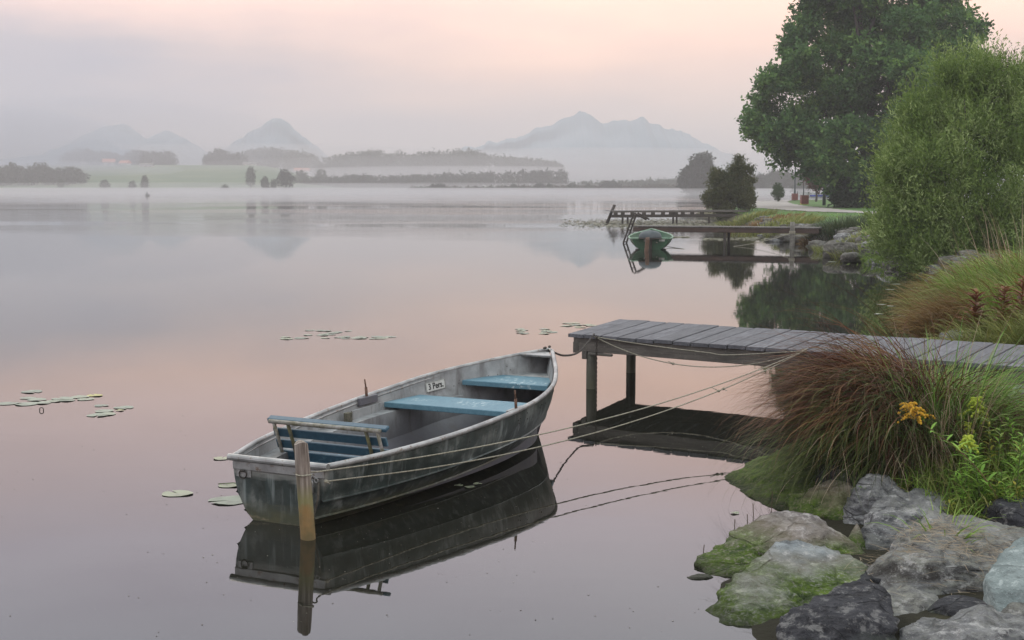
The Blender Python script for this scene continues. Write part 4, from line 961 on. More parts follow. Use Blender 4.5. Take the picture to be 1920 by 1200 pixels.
leafy('willowherb', gp(1880, 965), .75, (-1, .1), .7, 30, .17, .026, LANCE, REDST, 'leafy plant with a long red stem leaning left above the boulders', seed=4, droop=.5)
leafy('willowherb', gp(1840, 950), .5, (-.6, -.1), .4, 28, .15, .025, LANCE, GRST, 'bushy lance leaved plant beside the red stemmed one', seed=5)
leafy('willowherb', gp(1905, 930), .5, (.2, -.1), .3, 28, .15, .025, LANCE, GRST, 'lance leaved plant at the right edge above the teal rock', seed=6)
leafy('weed', gp(1870, 900), .45, (.1, 0), .2, 22, .11, .03, GRASS, GRST, 'dark leaved weed in the middle of the slope', seed=7)
leafy('withered_plant', A(1672, 800, 10.3)*[1, 1, 0]+[0, 0, .55], .55, (-.3, 0), .3, 18, .07, .018, YELL, REDST, 'thin plant with yellow green leaves standing out of the sedge top', seed=8)
leafy('withered_plant', A(1735, 790, 10.6)*[1, 1, 0]+[0, 0, .55], .68, (-.2, 0), .2, 26, .05, .016, YELL, REDST, 'spindly plant with yellow and purple leaves in front of the jetty', seed=9)
leafy('dock_plant', A(1815, 770, 10.4)*[1, 1, 0]+[0, 0, .55], .42, (.1, 0), .1, 14, .10, .045, LANCE, GRST, 'broad leaved bright green plant inside the blue green grass', seed=10)
leafy('bindweed', A(1620, 955, 9.3)*[1, 1, 0]+[0, 0, .20], .12, (-.6, -.3), .5, 5, .05, .045, LANCE, GRST, 'small bindweed with round bright leaves resting on the mossy rock', seed=11, st=.003)
leafy('bindweed', A(1725, 915, 9.5)*[1, 1, 0]+[0, 0, .22], .2, (-.4, -.4), .3, 6, .07, .05, LANCE, GRST, 'bindweed with broad leaves at the right foot of the sedge', seed=12, st=.003)
leafy('seedling', A(1553, 862, 9.95)*[1, 1, 0]+[0, 0, .34], .07, (-.3, -.5), .5, 4, .035, .03, YELL, GRST, 'tiny yellow leaf sprig caught low in the sedge', seed=13, st=.002)
m = MB(); pq = gp(1795, 868)+[-.02, -.1, .0]; m.tube([pq, pq+[0, -.01, .13]], .003, 5)
e = empty('thistle', tuple(pq), 'small plant with one purple flower among green leaves', 'plant'); 
MB().tube([(0, 0, 0), (.01, -.02, .10), (.0, -.03, .2)], .003, 5).build('stem', GRST, e); MB().ell((0, -.03, .21), (.016, .016, .014), 8, 6).build('flower', plain('magenta_petals', (.38,.04,.42), (.25,.03,.30), 40), e)
mm = MB()
for k in range(7): a = k*.9; mm.ell((.03*math.cos(a), .03*math.sin(a)-.01, .03+.02*k), (.028, .010, .006), 6, 4)
mm.build('leaves', LANCE, e)
leafy('sorrel', gp(1893, 870), .3, (0, 0), .1, 12, .07, .02, GRASS, REDST, 'short weed with a rusty orange seed spike on the slope', seed=14, flower=(RUST, 3, .03))
rr = random.Random(31); sl_n = 0
for k in range(40):
    px = rr.uniform(1765, 1925); py = rr.uniform(820, 980)
    if px < 1790 and py > 900: continue
    leafy('meadow_weed', gp(px, py), rr.uniform(.16, .34), (rr.uniform(-1, .3), -.3), rr.uniform(.1, .5), rr.randint(14, 24), rr.uniform(.08, .13), rr.uniform(.016, .03), rr.choice([LANCE, LANCE, GRASS, YELL]), GRST, 'small leafy weed among the dense growth on the slope above the boulders', seed=300+k, group='small weeds on the slope above the boulders', st=.004)
for k in range(16):
    px = rr.uniform(1735, 1920); py = rr.uniform(800, 905)
    leafy('tall_weed', gp(px, py), rr.uniform(.28, .5), (rr.uniform(-.8, .3), -.2), rr.uniform(.05, .4), rr.randint(20, 30), rr.uniform(.09, .14), rr.uniform(.018, .028), rr.choice([LANCE, LANCE, YELL]), GRST, 'tall leafy yellow green weed standing among the grasses in front of the jetty', seed=400+k, group='tall leafy weeds in front of the jetty', st=.005, flower=(YGF, 8, .05) if k % 5 == 0 else None)
# dry straw lying over the boulders
r_ = np.random.default_rng(5); N_ = 900
c_a = A(1790, 1000, 7.9); x = c_a[0]+r_.normal(0, .28, N_); y = c_a[1]+r_.normal(0, .22, N_)
bpy.context.view_layer.update(); dg = bpy.context.evaluated_depsgraph_get()
zz_ = []; keep = []
for a, b_ in zip(x, y):
    hit, loc, nor, _, ob, _ = scene.ray_cast(dg, Vector((a, b_, 3)), Vector((0, 0, -1)))
    # skip blades: only rocks and ground carry straw
    zz_.append(loc[2] if hit else 0); keep.append(hit and ob is not None and ob.name.startswith(('rock', 'ground')))
keep = np.array(keep); zz_ = np.array(zz_)
o = blades('dry_straw', np.stack([x, y, zz_+.006], 1)[keep], r_.uniform(0, 2*PI, keep.sum()), r_.uniform(.05, .2, keep.sum()), np.full(keep.sum(), .0025), r_.uniform(-.05, .25, keep.sum()), r_.uniform(0, .5, keep.sum()), STRAW, r_.uniform(.3, 1, keep.sum()), K=4)
tag(o, kind='stuff')

# ---------------------------------------------------------------- the bank behind the jetty
def gfar(px, py):
    for Y in np.linspace(14, 130, 2400):
        q = A(px, py, Y)
        if q[2] <= float(ground(q[0], q[1])): return q
    return G(px, py, .5)
def fclump(px, py, z, N_, sp_, L0, L1, w_, m, label, **k):
    L0 *= .6; L1 *= .6; sp_ *= .8; c_ = gfar(px, py); return clump('grass_clump', c_, N_, sp_, L0, L1, w_, m, label, **k)
fclump(1905, 655, .5, 1500, .9, .7, 1.4, .012, OLIVE, 'wide olive grass clump directly behind the jetty at the right edge', seed=41, lean=(.6, 1.4), head=PI, hs=1.0)
fclump(1845, 610, .4, 2200, 1.2, .9, 1.8, .012, RUSTG, 'rusty brown grass clump arching over the water behind the jetty', seed=42, lean=(.6, 1.3), head=PI, hs=.6, curl=(1.2, 2.4))
fclump(1880, 580, .6, 2200, 1.6, 1.0, 2.0, .014, OLIVE, 'olive grass clump arching to the left above the rusty one', seed=43, lean=(.5, 1.3), head=PI, hs=.7, curl=(1.0, 2.2))
fclump(1830, 545, .6, 1800, 1.6, .9, 1.7, .016, RUSTG, 'dry rusty grass tuft below the right side of the willow bush', seed=44, lean=(.5, 1.2), head=PI, hs=.7)
fclump(1925, 560, .7, 1600, 1.5, .8, 1.9, .016, GRASS, 'fresh green grass patch at the right edge above the rusty clumps', seed=45)
fclump(1960, 600, .7, 1500, 1.2, .8, 1.6, .014, GRASS, 'green grass clump at the right edge behind the jetty', seed=46)
fclump(1940, 530, .8, 40, 1.8, 1.8, 3.0, .018, STRAW, 'tall pale reed stalks in front of the willow bush at the right edge', seed=47, lean=(1.2, 1.55), curl=(.1, .8))
c_ = G(1880, 625, .5)
for k, (dx, dy, hh) in enumerate(((0, 0, .7), (.35, .3, .8), (-.3, .2, .6))):
    leafy('dock_plant', (c_[0]+dx, c_[1]+dy, .45), hh, (.1, 0), .1, 60, .30, .075, REDL, REDST, ['rust red leaved dock plant, nearest of the three behind the jetty', 'rust red leaved dock plant, tallest of the three behind the jetty', 'rust red leaved dock plant, leftmost of the three behind the jetty'][k], seed=50+k, st=.012)
# ---------------------------------------------------------------- lily pads
t = NT('lily_pad_green'); n_p = t.noise(t.coords(), 9, 5); at = t.n('ShaderNodeAttribute', attribute_name='tint')
c = t.ramp(at.outputs['Fac'], [(0, (.14,.17,.12)), (.5, (.20,.23,.16)), (.85, (.27,.27,.16)), (1, (.36,.33,.08))]); c = t.mix(t.math('MULTIPLY', t.lohi(n_p, .5, .65), .5), c, (.10,.10,.07))
PAD = t.finish(c, .45, bump=n_p, bstr=.2, bdist=.01)
def pad(px, py, wpx, label, group, tint, seed, name='lily_pad'):
    c_ = G(px, py); r = wpx*c_[1]/F/2*.88; r_ = random.Random(seed); a0 = r_.uniform(0, 6); n_ = 26; vs = [(0, 0, .004)]; 
    for k in range(n_):
        a = a0+.16+(2*PI-.32)*k/(n_-1); q = r*(1+.06*math.sin(3*a+seed)+.03*r_.uniform(-1, 1)); vs.append((q*math.cos(a), q*math.sin(a)*.92, .005+.005*max(0, math.sin(2*a+seed))))
    fs = [(0, k, k+1) for k in range(1, n_)]; m = MB(); m.add(vs, fs, tint); o = m.build(name, PAD); o.location = (c_[0], c_[1], 0); return tag(o, label, 'lily pad', group)
rr = random.Random(8)
for px, py, w_, tn, lb in ((333, 926, 66, .7, 'large pale lily pad floating alone left of the boat stern'), (430, 939, 90, .4, 'largest lily pad, touching the left side of the boat transom'), (430, 911, 46, .7, 'lily pad with a raised dark stalk just left of the boat transom'), (416, 860, 38, .8, 'small yellowish lily pad left of the boat stern corner')):
    pad(px, py, w_, lb, None, tn, int(px+py))
m = MB(); c_ = G(432, 910); m.tube([c_+[-.10, .0, .012], c_+[.02, .02, .016], c_+[.10, 0, .01]], .004, 5); tag(m.build('stalk', GRST, loc=tuple(c_)), 'thin dark stalk floating across a lily pad beside the boat', 'stalk')
for px, py, w_, tn in ((60,735,44,.1),(52,747,34,.4),(70,750,40,.5),(15,757,44,.2),(50,758,50,.4),(80,756,36,.5),(118,748,46,.4),(125,751,38,.5),(150,745,40,.6),(160,749,36,.6),(178,742,34,1.0),(100,753,30,.6)):
    pad(px, py, w_, 'green lily pad in the long group by the left edge of the lake view', 'lily pads in the left group', tn, int(px*py))
for px, py, w_, tn in ((190,761,30,.1),(232,765,42,.3),(195,771,40,.5),(184,779,46,.4),(200,777,40,.6),(225,770,18,.9)):
    pad(px, py, w_, 'green lily pad in the small cluster right of the long left group', 'lily pads in the small left cluster', tn, int(px*py))
for k in range(34):
    px = rr.uniform(532, 732); py = 632+rr.uniform(-1, 4)+ (rr.uniform(-14, -4) if 570 < px < 670 and rr.random() < .55 else 0)
    pad(px, py, rr.uniform(14, 32), 'grey green lily pad in the raft at mid distance behind the boat', 'lily pads in the raft behind the boat', rr.uniform(0, .7), k)
for k in range(14):
    pad(rr.uniform(950, 1040), rr.uniform(614, 626), rr.uniform(12, 24), 'lily pad in the small raft left of the jetty end', 'lily pads left of the jetty end', rr.uniform(.1, .8), 60+k)
for k in range(14):
    pad(rr.uniform(1055, 1125), rr.uniform(606, 615), rr.uniform(12, 26), 'lily pad in the raft just behind the jetty end', 'lily pads behind the jetty end', rr.uniform(.3, .9), 90+k)
for px, py, w_ in ((860, 911, 20), (880, 914, 22), (896, 908, 20)):
    pad(px, py, w_, 'small floating leaf on the dark reflection beside the boat hull', 'leaves beside the hull', .6, px, name='leaf')
for k in range(26):
    pad(rr.uniform(1700, 1770), rr.uniform(588, 606), rr.uniform(12, 24), 'narrow pale lily pad in the raft behind the jetty near the rusty grass', 'lily pads near the rusty grass', rr.uniform(.4, .9), 130+k)
for k, (px, py) in enumerate(((1680, 533), (1668, 543), (1652, 571), (1672, 574), (1648, 589), (1690, 593), (1732, 538), (1720, 540), (1560, 491), (1610, 490), (1640, 492), (1590, 492), (1378, 963), (1475, 965))):
    pad(px, py, 20, 'single pale leaf drifting on the dark water near the bank', 'leaves adrift near the bank', .6, 170+k, name='leaf')
# little twigs and flecks adrift
m = MB(); rr = random.Random(99)
for k in range(260):
    px = rr.uniform(0, 1350); py = rr.uniform(560, 1195); c_ = G(px, py); s_ = rr.uniform(.0015, .004); m.ell((c_[0], c_[1], .002), (s_*rr.uniform(1, 2.2), s_, s_*.5), 5, 3)
for k in range(120):
    px = rr.uniform(600, 1040); py = rr.uniform(850, 1100); c_ = G(px, py); s_ = rr.uniform(.002, .004); m.ell((c_[0], c_[1], .002), (s_, s_, s_*.5), 5, 3)
tag(m.build('floating_debris', plain('pale_flecks', (.30,.28,.24), (.05,.04,.03), 3)), kind='stuff')
c_ = G(78, 770); m = MB(); torus(m, (0, 0, .012), .022, .005, 'y'); o = m.build('twig_loop', DARKM); o.location = tuple(c_); tag(o, 'tiny dark twig loop sticking out of the water below the left lily pads', 'twig')
for k, (px, py, h_) in enumerate(((1411, 985, .16), (1400, 990, .10), (1446, 960, .16), (1376, 1000, .10), (1318, 1038, .06))):
    c_ = G(px, py); o = MB().tube([(0, 0, -.05), (.005, 0, h_*.5), (.002*k, 0, h_)], .003, 5).build('reed_stem', BROWNL); o.location = tuple(c_); tag(o, 'thin dark reed stem standing in the water by the mossy rocks', 'reed', 'reed stems by the mossy rocks')
# ---------------------------------------------------------------- trees and bushes
def leaves_np(blobs, ntw, tl, nl, ll, lw, up=.3, seed=0, spread=.35, shell=.5, curve=0.0, jit=.5, outw=1.0, nup=0.0):
    """blobs: (x, y, z, rx, ry, rz); returns verts, quads, tint"""
    r_ = np.random.default_rng(seed); Bl = np.array(blobs, float); wgt = (Bl[:, 3]*Bl[:, 5])**.8; wgt /= wgt.sum()
    bi = r_.choice(len(Bl), ntw, p=wgt); d = r_.normal(size=(ntw, 3)); d /= np.linalg.norm(d, axis=1)[:, None]
    rad = (shell+(1-shell)*r_.uniform(0, 1, ntw)**.7)*(1+.22*(vnoise(d[:, 0]*4+bi*3.1+9, d[:, 2]*4+d[:, 1]*3, 3)-.5)*2)
    o = Bl[bi, :3]+d*Bl[bi, 3:]*rad[:, None]
    td = d*outw+np.array([0, 0, up])+r_.normal(0, .45, (ntw, 3)); td /= np.linalg.norm(td, axis=1)[:, None]
    tln = tl*r_.uniform(.5, 1.3, ntw); tint = r_.uniform(0, 1, ntw)
    f_ = (np.arange(nl)+.5)/nl
    base = o[:, None, :]+td[:, None, :]*(tln[:, None]*f_[None])[..., None]; base[..., 2] += curve*(f_**2)[None]*tln[:, None]
    base = base+r_.normal(0, spread*ll, base.shape)
    base = base.reshape(-1, 3); M_ = len(base); tdr = np.repeat(td, nl, 0)
    ld = tdr*.6+r_.normal(0, jit, (M_, 3)); ld /= np.linalg.norm(ld, axis=1)[:, None]
    sd_ = np.cross(ld, r_.normal(size=(M_, 3))+np.array([0, 0, nup])); sd_ /= np.linalg.norm(sd_, axis=1)[:, None]
    L_ = ll*r_.uniform(.6, 1.25, M_)[:, None]; W_ = lw*r_.uniform(.7, 1.2, M_)[:, None]/2
    V = np.stack([base, base+ld*L_*.45+sd_*W_, base+ld*L_, base+ld*L_*.45-sd_*W_], 1).reshape(-1, 3)
    T = np.clip(np.repeat(tint, nl)*.8+r_.uniform(0, .2, M_), 0, 1)
    return V, np.arange(M_*4).reshape(-1, 4), np.repeat(T, 4)
BARK = plain('rough_bark', (.05,.042,.035), (.09,.08,.07), 6, .95, bstr=.8, bdist=.05)
def boughs(blobs, n, fr, flat, seed=0, out=.72):
    r_ = np.random.default_rng(seed); o = []
    for b_ in blobs:
        for k in range(n):
            d = r_.normal(size=3); d /= np.linalg.norm(d); q = r_.uniform(.7, 1.3)
            o.append((b_[0]+d[0]*b_[3]*out, b_[1]+d[1]*b_[4]*out, b_[2]+d[2]*b_[5]*out, b_[3]*fr*q, b_[4]*fr*q, b_[5]*fr*q*flat))
    return o
def pxblob(px, py, rpx, Y, dy=0.0, ky=1.0, kz=1.0):
    c_ = A(px, py, Y+dy); r = rpx*(Y+dy)/F; return (c_[0], c_[1], c_[2], r, r*ky, r*kz)
def tree(name, cat, label, base, blobs, m, ntw, tl, nl, ll, lw, trunk_r, seed=0, group=None, up=.3, shell=.5, limbs=12, **kw):
    e = empty(name, base, label, cat, group); base = np.array(base, float)
    V, Fq, T = leaves_np(blobs, ntw, tl, nl, ll, lw, up, seed, shell=shell, **kw)
    npmesh('crown', V-base, Fq, m, e, T)
    if trunk_r > 0:
        mb = MB(); r_ = random.Random(seed); B_ = np.array(blobs); top = B_[:, :3].mean(0)-base; hh = max(B_[:, 2])-base[2]
        tp = [np.array([0, 0, -.3]), np.array([.02*hh, 0, hh*.18]), np.array([top[0]*.3, top[1]*.3, hh*.38]), np.array([top[0]*.7, top[1]*.7, hh*.62]), np.array([top[0], top[1], hh*.85])]
        tp = catmull(tp, 4); mb.tube(tp, [trunk_r*(1.25-1.1*k/(len(tp)-1)) for k in range(len(tp))], 9)
        for bl in sorted(B_.tolist(), key=lambda q: -q[3])[:limbs]:
            k = int(len(tp)*min(.8, max(.2, .85*(bl[2]-base[2])/hh-.18))); p0 = tp[k]; p2 = np.array(bl[:3])-base; p1 = (p0+p2)/2+np.array([0, 0, -.06*hh*r_.random()])
            mb.tube(catmull([p0, p1, p2], 4), [trunk_r*.42*(1-.085*j) for j in range(9)], 6)
        mb.build('trunk', BARK, e, smooth=True)
    return e
# big maple-like tree
BIGL = leafmat('dark_broad_leaves', (.028,.075,.026), (.085,.18,.05), (.22,.35,.075), .16, .35)
YB = 108
bb = [pxblob(*q) for q in ((1482,80,20,YB),(1500,120,34,YB),(1460,155,30,YB,-2),(1510,190,62,YB,2),(1430,212,24,YB),(1480,255,48,YB,-2),(1520,275,36,YB,1),(1555,50,62,YB,2),(1570,130,80,YB,-3),(1560,215,85,YB,-4),(1600,20,70,YB,3),
    (1650,90,95,YB,-2),(1660,190,100,YB,-5),(1690,10,80,YB,2),(1740,70,80,YB),(1790,60,48,YB,2),(1800,115,42,YB,-2),(1760,150,75,YB,2),(1700,270,80,YB,-3),(1600,290,70,YB,-4),(1560,275,40,YB,-5),(1630,350,48,YB,2),(1660,345,50,YB,-2),(1612,352,34,YB,2),(1820,130,28,YB,1),
    (1430,190,22,YB,0),(1425,235,26,YB,-1),(1500,60,26,YB,0),(1640,-60,90,YB,0),(1560,-20,50,YB,0),(1740,-50,70,YB,2),(1490,288,24,YB,0),(1530,300,20,YB,-2),(1590,330,26,YB,0),(1800,170,50,YB,3),(1750,230,70,YB,3),(1440,250,18,YB,1),(1465,300,12,YB,0),(1510,325,9,YB,0))]
bbase = (A(1640, 386, YB)[0], YB, .85)
tree('broadleaf_tree', 'tree', 'huge dark green broadleaf tree towering over the lawn by the path', bbase, boughs(bb, 11, .34, .6, 3, .82), BIGL, 13500, .8, 15, .33, .23, .42, seed=3, up=.1, shell=.15, limbs=60, jit=.6, nup=1.6)
# willow bush on the right
WIL = leafmat('willow_leaves', (.06,.11,.025), (.18,.26,.06), (.50,.58,.27), .6, .42)
YW = 38.5
wb = [pxblob(*q) for q in ((1700,330,48,YW),(1668,330,26,YW,-.5),(1690,410,52,YW,-.4),(1740,240,62,YW,.4),(1745,330,72,YW,-.8),(1750,430,70,YW,-1.2),(1720,470,42,YW,-1.4),(1790,470,50,YW,-1.6),(1800,190,66,YW,.6),(1820,290,85,YW,-.4),(1830,400,85,YW,-1.4),(1850,470,50,YW,-1.6),
   (1870,170,60,YW,.8),(1890,250,85,YW,0),(1900,350,90,YW,-.8),(1910,440,80,YW,-1.4),(1940,190,65,YW,.8),(1965,280,80,YW),(1690,280,30,YW,.2),(1715,215,24,YW,.5),(1780,140,24,YW,.8),(1845,135,26,YW,.8),(1990,380,80,YW),(1675,455,30,YW,-1))]
wb = [(a_, b_, c_-.32, d_*.84, e_*.84, f_*.82) for a_, b_, c_, d_, e_, f_ in wb]
wbase = (A(1830, 500, YW)[0], YW, .8)
e = tree('willow_bush', 'bush', 'large yellow green willow bush on the right bank before the tall tree', wbase, boughs(wb, 9, .36, 1.35, 5, .85), WIL, 8000, .7, 16, .15, .036, .07, seed=5, up=1.0, shell=.15, limbs=60, jit=.36, curve=.10)
r_ = np.random.default_rng(66)   # long shoots standing out of the crown
sb = np.array(wb); N_ = 900; bi = r_.integers(0, len(sb), N_); d = r_.normal(size=(N_, 3)); d[:, 2] = np.abs(d[:, 2])*.9; d /= np.linalg.norm(d, axis=1)[:, None]
V, Fq, T = leaves_np(np.concatenate([sb[bi, :3]+d*sb[bi, 3:]*.95, np.full((N_, 3), .05)], 1), N_*2, 1.1, 20, .14, .032, 1.0, 8, shell=.1, jit=.3, outw=.3)
npmesh('shoots', V-np.array(wbase), Fq, WIL, e, T)
tp_ = [pxblob(*q) for q in ((1885,120,12,YW,1.5),(1900,150,22,YW,1.5),(1915,175,26,YW,1.5),(1870,150,16,YW,1.5))]
tree('willow_sapling', 'bush', 'sparse brownish shoots rising above the right side of the willow bush', (A(1895, 480, YW+2)[0], YW+2, .8), tp_, leafmat('brown_green_leaves', (.05,.05,.03), (.09,.085,.05), None, 1), 260, .5, 12, .12, .03, .03, seed=6, up=1.2, shell=.1, limbs=4, jit=.4)
# bush by the first far jetty
YS = 94
sbush = [pxblob(*q) for q in ((1366,375,28,YS),(1343,368,18,YS),(1392,370,17,YS),(1368,350,20,YS),(1340,345,9,YS),(1388,338,13,YS),(1387,318,6,YS),(1387,303,3.5,YS),(1370,332,8,YS),(1405,345,7,YS),(1332,380,10,YS),(1402,382,10,YS),(1352,336,6,YS),(1342,328,4,YS),(1407,325,4,YS),(1398,318,3.5,YS),(1376,318,4,YS))]
tree('willow_shrub', 'bush', 'dark bushy willow shrub with ragged top at the shore end of the first far jetty', (A(1366, 400, YS)[0], YS, .5), boughs(sbush, 7, .42, 1.5, 9, .9), leafmat('dull_shrub_leaves', (.045,.06,.024), (.09,.10,.035), (.17,.16,.08), .5), 3800, .45, 10, .17, .08, .10, seed=9, up=1.4, shell=.15, limbs=30)
# trees beyond, in the haze
GREYL = leafmat('hazy_dark_leaves', (.018,.030,.016), (.035,.05,.025), None, .05)
YT = 470
tb = [pxblob(*q) for q in ((1312,325,16,YT),(1316,302,11,YT),(1300,338,16,YT),(1325,338,15,YT),(1287,330,8,YT),(1284,345,8,YT),(1310,348,20,YT),(1330,322,7,YT))]
tree('broadleaf_tree', 'tree', 'slim grey green tree at the tip of the far shore, left of the willow shrub', (A(1308, 362, YT)[0], YT, .5), boughs(tb, 6, .45, .8, 4), GREYL, 1700, 2.0, 8, 1.0, .8, .35, seed=12, limbs=6)
def simple(px, py0, py1, wpx, Y, label, seed, m=GREYL, name='tree', cat='tree', n=260, tall=False, zb=None, group=None, trunk=.3):
    """a far tree or bush from its top (py0) to its foot (py1)"""
    h_ = py1-py0; q = []
    r_ = random.Random(seed)
    if tall: q = [(px, py1-h_*.2, wpx*.36), (px, py1-h_*.42, wpx*.40), (px, py1-h_*.64, wpx*.32), (px, py0+h_*.14, wpx*.18)]
    else:
        q = [(px, py1-h_*.45, wpx*.38), (px-wpx*.22, py1-h_*.35, wpx*.27), (px+wpx*.22, py1-h_*.38, wpx*.27), (px+r_.uniform(-.1, .1)*wpx, py0+h_*.24, wpx*.24), (px-wpx*.12, py1-h_*.62, wpx*.2), (px+wpx*.15, py1-h_*.66, wpx*.18), (px, py1-h_*.18, wpx*.38)]
    bl = [pxblob(a, b_, c_, Y, r_.uniform(-.01, .01)*Y, kz=min(1.0, h_/max(wpx, 1)*.9 if not tall else 1.6)) for a, b_, c_ in q]
    s_ = Y/F; c_ = A(px, py1, Y)
    return tree(name, cat, label, (c_[0], Y, float(ground(c_[0], Y)) if zb is None else zb), bl, m, n, 3.2*s_, 8, 2.1*s_, 1.5*s_, trunk, seed=seed, limbs=3, group=group)
DARKL = leafmat('near_black_leaves', (.010,.016,.012), (.018,.026,.018), None, .05)
simple(535, 317, 352, 36, 640, 'round near black tree on the far meadow shore', 21, DARKL, n=500)
simple(470, 312, 347, 20, 720, 'pale narrow tree behind the shore, left of the round black tree', 22, n=300, tall=True)
simple(497, 333, 354, 16, 660, 'small pointed tree beside the round black tree', 23, tall=True)
simple(513, 338, 354, 10, 665, 'tiny pointed tree squeezed against the round black tree', 24, tall=True, n=140)
simple(271, 332, 352, 14, 700, 'slim grey tree on the meadow, right of the other two', 25, tall=True)
simple(248, 340, 352, 10, 705, 'small shrub on the meadow, left of the slim grey tree', 26, n=140)
simple(196, 339, 352, 18, 705, 'low round shrub on the left of the meadow', 27, n=180)
simple(422, 349, 358, 12, 662, 'lone low bush at the foggy water edge below the meadow', 28, n=120, name='bush', cat='bush')
simple(114, 336, 351, 10, 710, 'faint shrub at the left end of the meadow', 29, n=120)
for k, (px, p0, p1, w_) in enumerate(((602, 318, 345, 28), (565, 319, 345, 26))):
    simple(px, p0, p1, w_, 900, ['pale grey tree in front of the hazy wood, right of the round black tree', 'pale grey tree just right of the round black tree'][k], 30+k)
labs = ['low bush on the far spit, leftmost of the row along the water', 'wide dark bush on the far spit below the hazy wood', 'small bush on the far spit in mid row', 'pale bush on the far spit left of the pointed pair', 'dark pointed bush on the far spit', 'small pointed bush beside the dark pointed one on the far spit', 'rounded bush on the far spit below the twin peaked mountain', 'tiny bush left of the big round bush on the far spit', 'biggest dark round bush on the far spit', 'low bush right of the big round bush on the far spit', 'low brown bush near the far tree at the end of the spit']
for k, (px, p0, w_) in enumerate(((788, 352, 20), (820, 345, 46), (920, 350, 14), (965, 347, 18), (1011, 343, 22), (1030, 345, 12), (1072, 343, 22), (1103, 346, 14), (1143, 340, 56), (1193, 350, 16), (1245, 351, 30))):
    simple(px, p0, 362, w_, 650, labs[k], 40+k, DARKL if k in (4, 8, 1) else GREYL, 'bush', 'bush', n=160+w_*6, trunk=.2)
# far woods: masses one cannot count
def wood(px0, px1, top, bot, Y, dY, n, m, seed, kpx=12):
    r_ = random.Random(seed); bl = []
    for k in range(n):
        px = r_.uniform(px0, px1); t0 = np.interp(px, [q[0] for q in top], [q[1] for q in top]); b0 = np.interp(px, [q[0] for q in bot], [q[1] for q in bot])
        Yk = Y+r_.uniform(-dY, dY); rr_ = min(kpx*r_.uniform(.6, 1.2), max(3, (b0-t0)*.5))
        py = r_.choice([t0+rr_*r_.uniform(.5, 1.1), r_.uniform(t0+rr_, max(t0+rr_, b0))]); bl.append(pxblob(px, py, rr_, Yk, kz=r_.uniform(.8, 1.3)))
    s_ = Y/F; V, Fq, T = leaves_np(bl, n*26, 4.5*s_, 6, 3.2*s_, 2.4*s_, .3, seed, shell=.6)
    base = A((px0+px1)/2, bot[0][1], Y); return tag(npmesh('woodland', V, Fq, m, None, T, loc=tuple(base)), kind='stuff')
wood(598, 1062, [(598,318),(612,300),(650,298),(675,291),(715,290),(726,300),(740,296),(757,285),(765,300),(790,293),(830,292),(880,288),(920,293),(950,301),(1010,305),(1050,314),(1062,330)], [(598,340),(1062,332)], 1150, 50, 420, GREYL, 61)
wood(545, 1060, [(545,340),(620,336),(760,334),(900,330),(1000,325),(1050,323),(1060,330)], [(545,352),(1060,350)], 860, 25, 300, DARKL, 62, 8)
wood(120, 330, [(120,296),(150,288),(200,290),(230,296),(255,288),(290,288),(318,290),(330,300)], [(120,316),(330,312)], 1180, 40, 190, DARKL, 63)
wood(-120, 160, [(-120,316),(0,322),(20,315),(40,322),(78,312),(90,322),(135,318),(160,330)], [(-120,345),(160,338)], 800, 30, 210, DARKL, 64)
wood(388, 462, [(388,300),(400,288),(420,285),(432,296),(447,289),(462,300)], [(388,314),(462,314)], 1150, 30, 70, DARKL, 65)
wood(462, 600, [(462,290),(490,284),(540,286),(575,293),(600,304)], [(462,312),(600,314)], 1350, 40, 120, GREYL, 66)
wood(1395, 1620, [(1395,338),(1410,336),(1422,332),(1435,336),(1450,326),(1480,330),(1520,332),(1620,330)], [(1395,360),(1620,360)], 600, 25, 190, GREYL, 67, 9)
wood(770, 1290, [(770,357),(1000,354),(1290,352)], [(770,361),(1290,361)], 655, 5, 420, leafmat('shore_reeds', (.04,.035,.025), (.075,.065,.045), None, .05), 68, 3.5)
wood(1080, 1290, [(1080,346),(1180,344),(1290,340)], [(1080,356),(1290,356)], 800, 25, 120, GREYL, 69, 5)
simple(1459, 343, 373, 22, 150, 'single green bush beside the far bend of the path', 71, leafmat('mid_green_bush', (.03,.06,.02), (.05,.085,.03), None, .5), 'bush', 'bush', n=420, trunk=.1)
simple(1500, 345, 364, 40, 480, 'pale green tree across the bay behind the red bins', 72, n=300)
# small reddish tree
RT = 150
tree('young_tree', 'tree', 'small reddish brown young tree on the lawn between the lamp posts', (A(1530, 371, RT)[0], RT, .85), [pxblob(*q) for q in ((1528,335,14,RT),(1520,325,11,RT),(1538,328,12,RT),(1528,318,10,RT),(1532,345,10,RT))], leafmat('reddish_leaves', (.09,.05,.03), (.15,.08,.05), None, .5), 700, .7, 10, .22, .16, .12, seed=13, limbs=5)
# hedge mass under the big tree
HY = 104
hb = [pxblob(*q) for q in ((1600,372,26,HY),(1580,360,18,HY),(1625,365,30,HY),(1655,360,34,HY),(1690,360,36,HY),(1730,358,38,HY),(1600,350,20,HY),(1574,374,12,HY),(1640,335,36,HY),(1690,325,40,HY),(1640,380,18,HY))]
tree('shrubbery', 'bush', 'dark shrubbery filling the shade under the huge broadleaf tree', (A(1620, 388, HY)[0], HY, .85), boughs(hb, 7, .45, .8, 14), leafmat('shade_leaves', (.016,.036,.018), (.034,.062,.026), (.08,.13,.035), .3), 4200, .8, 10, .28, .18, .08, seed=14, limbs=5, shell=.35)

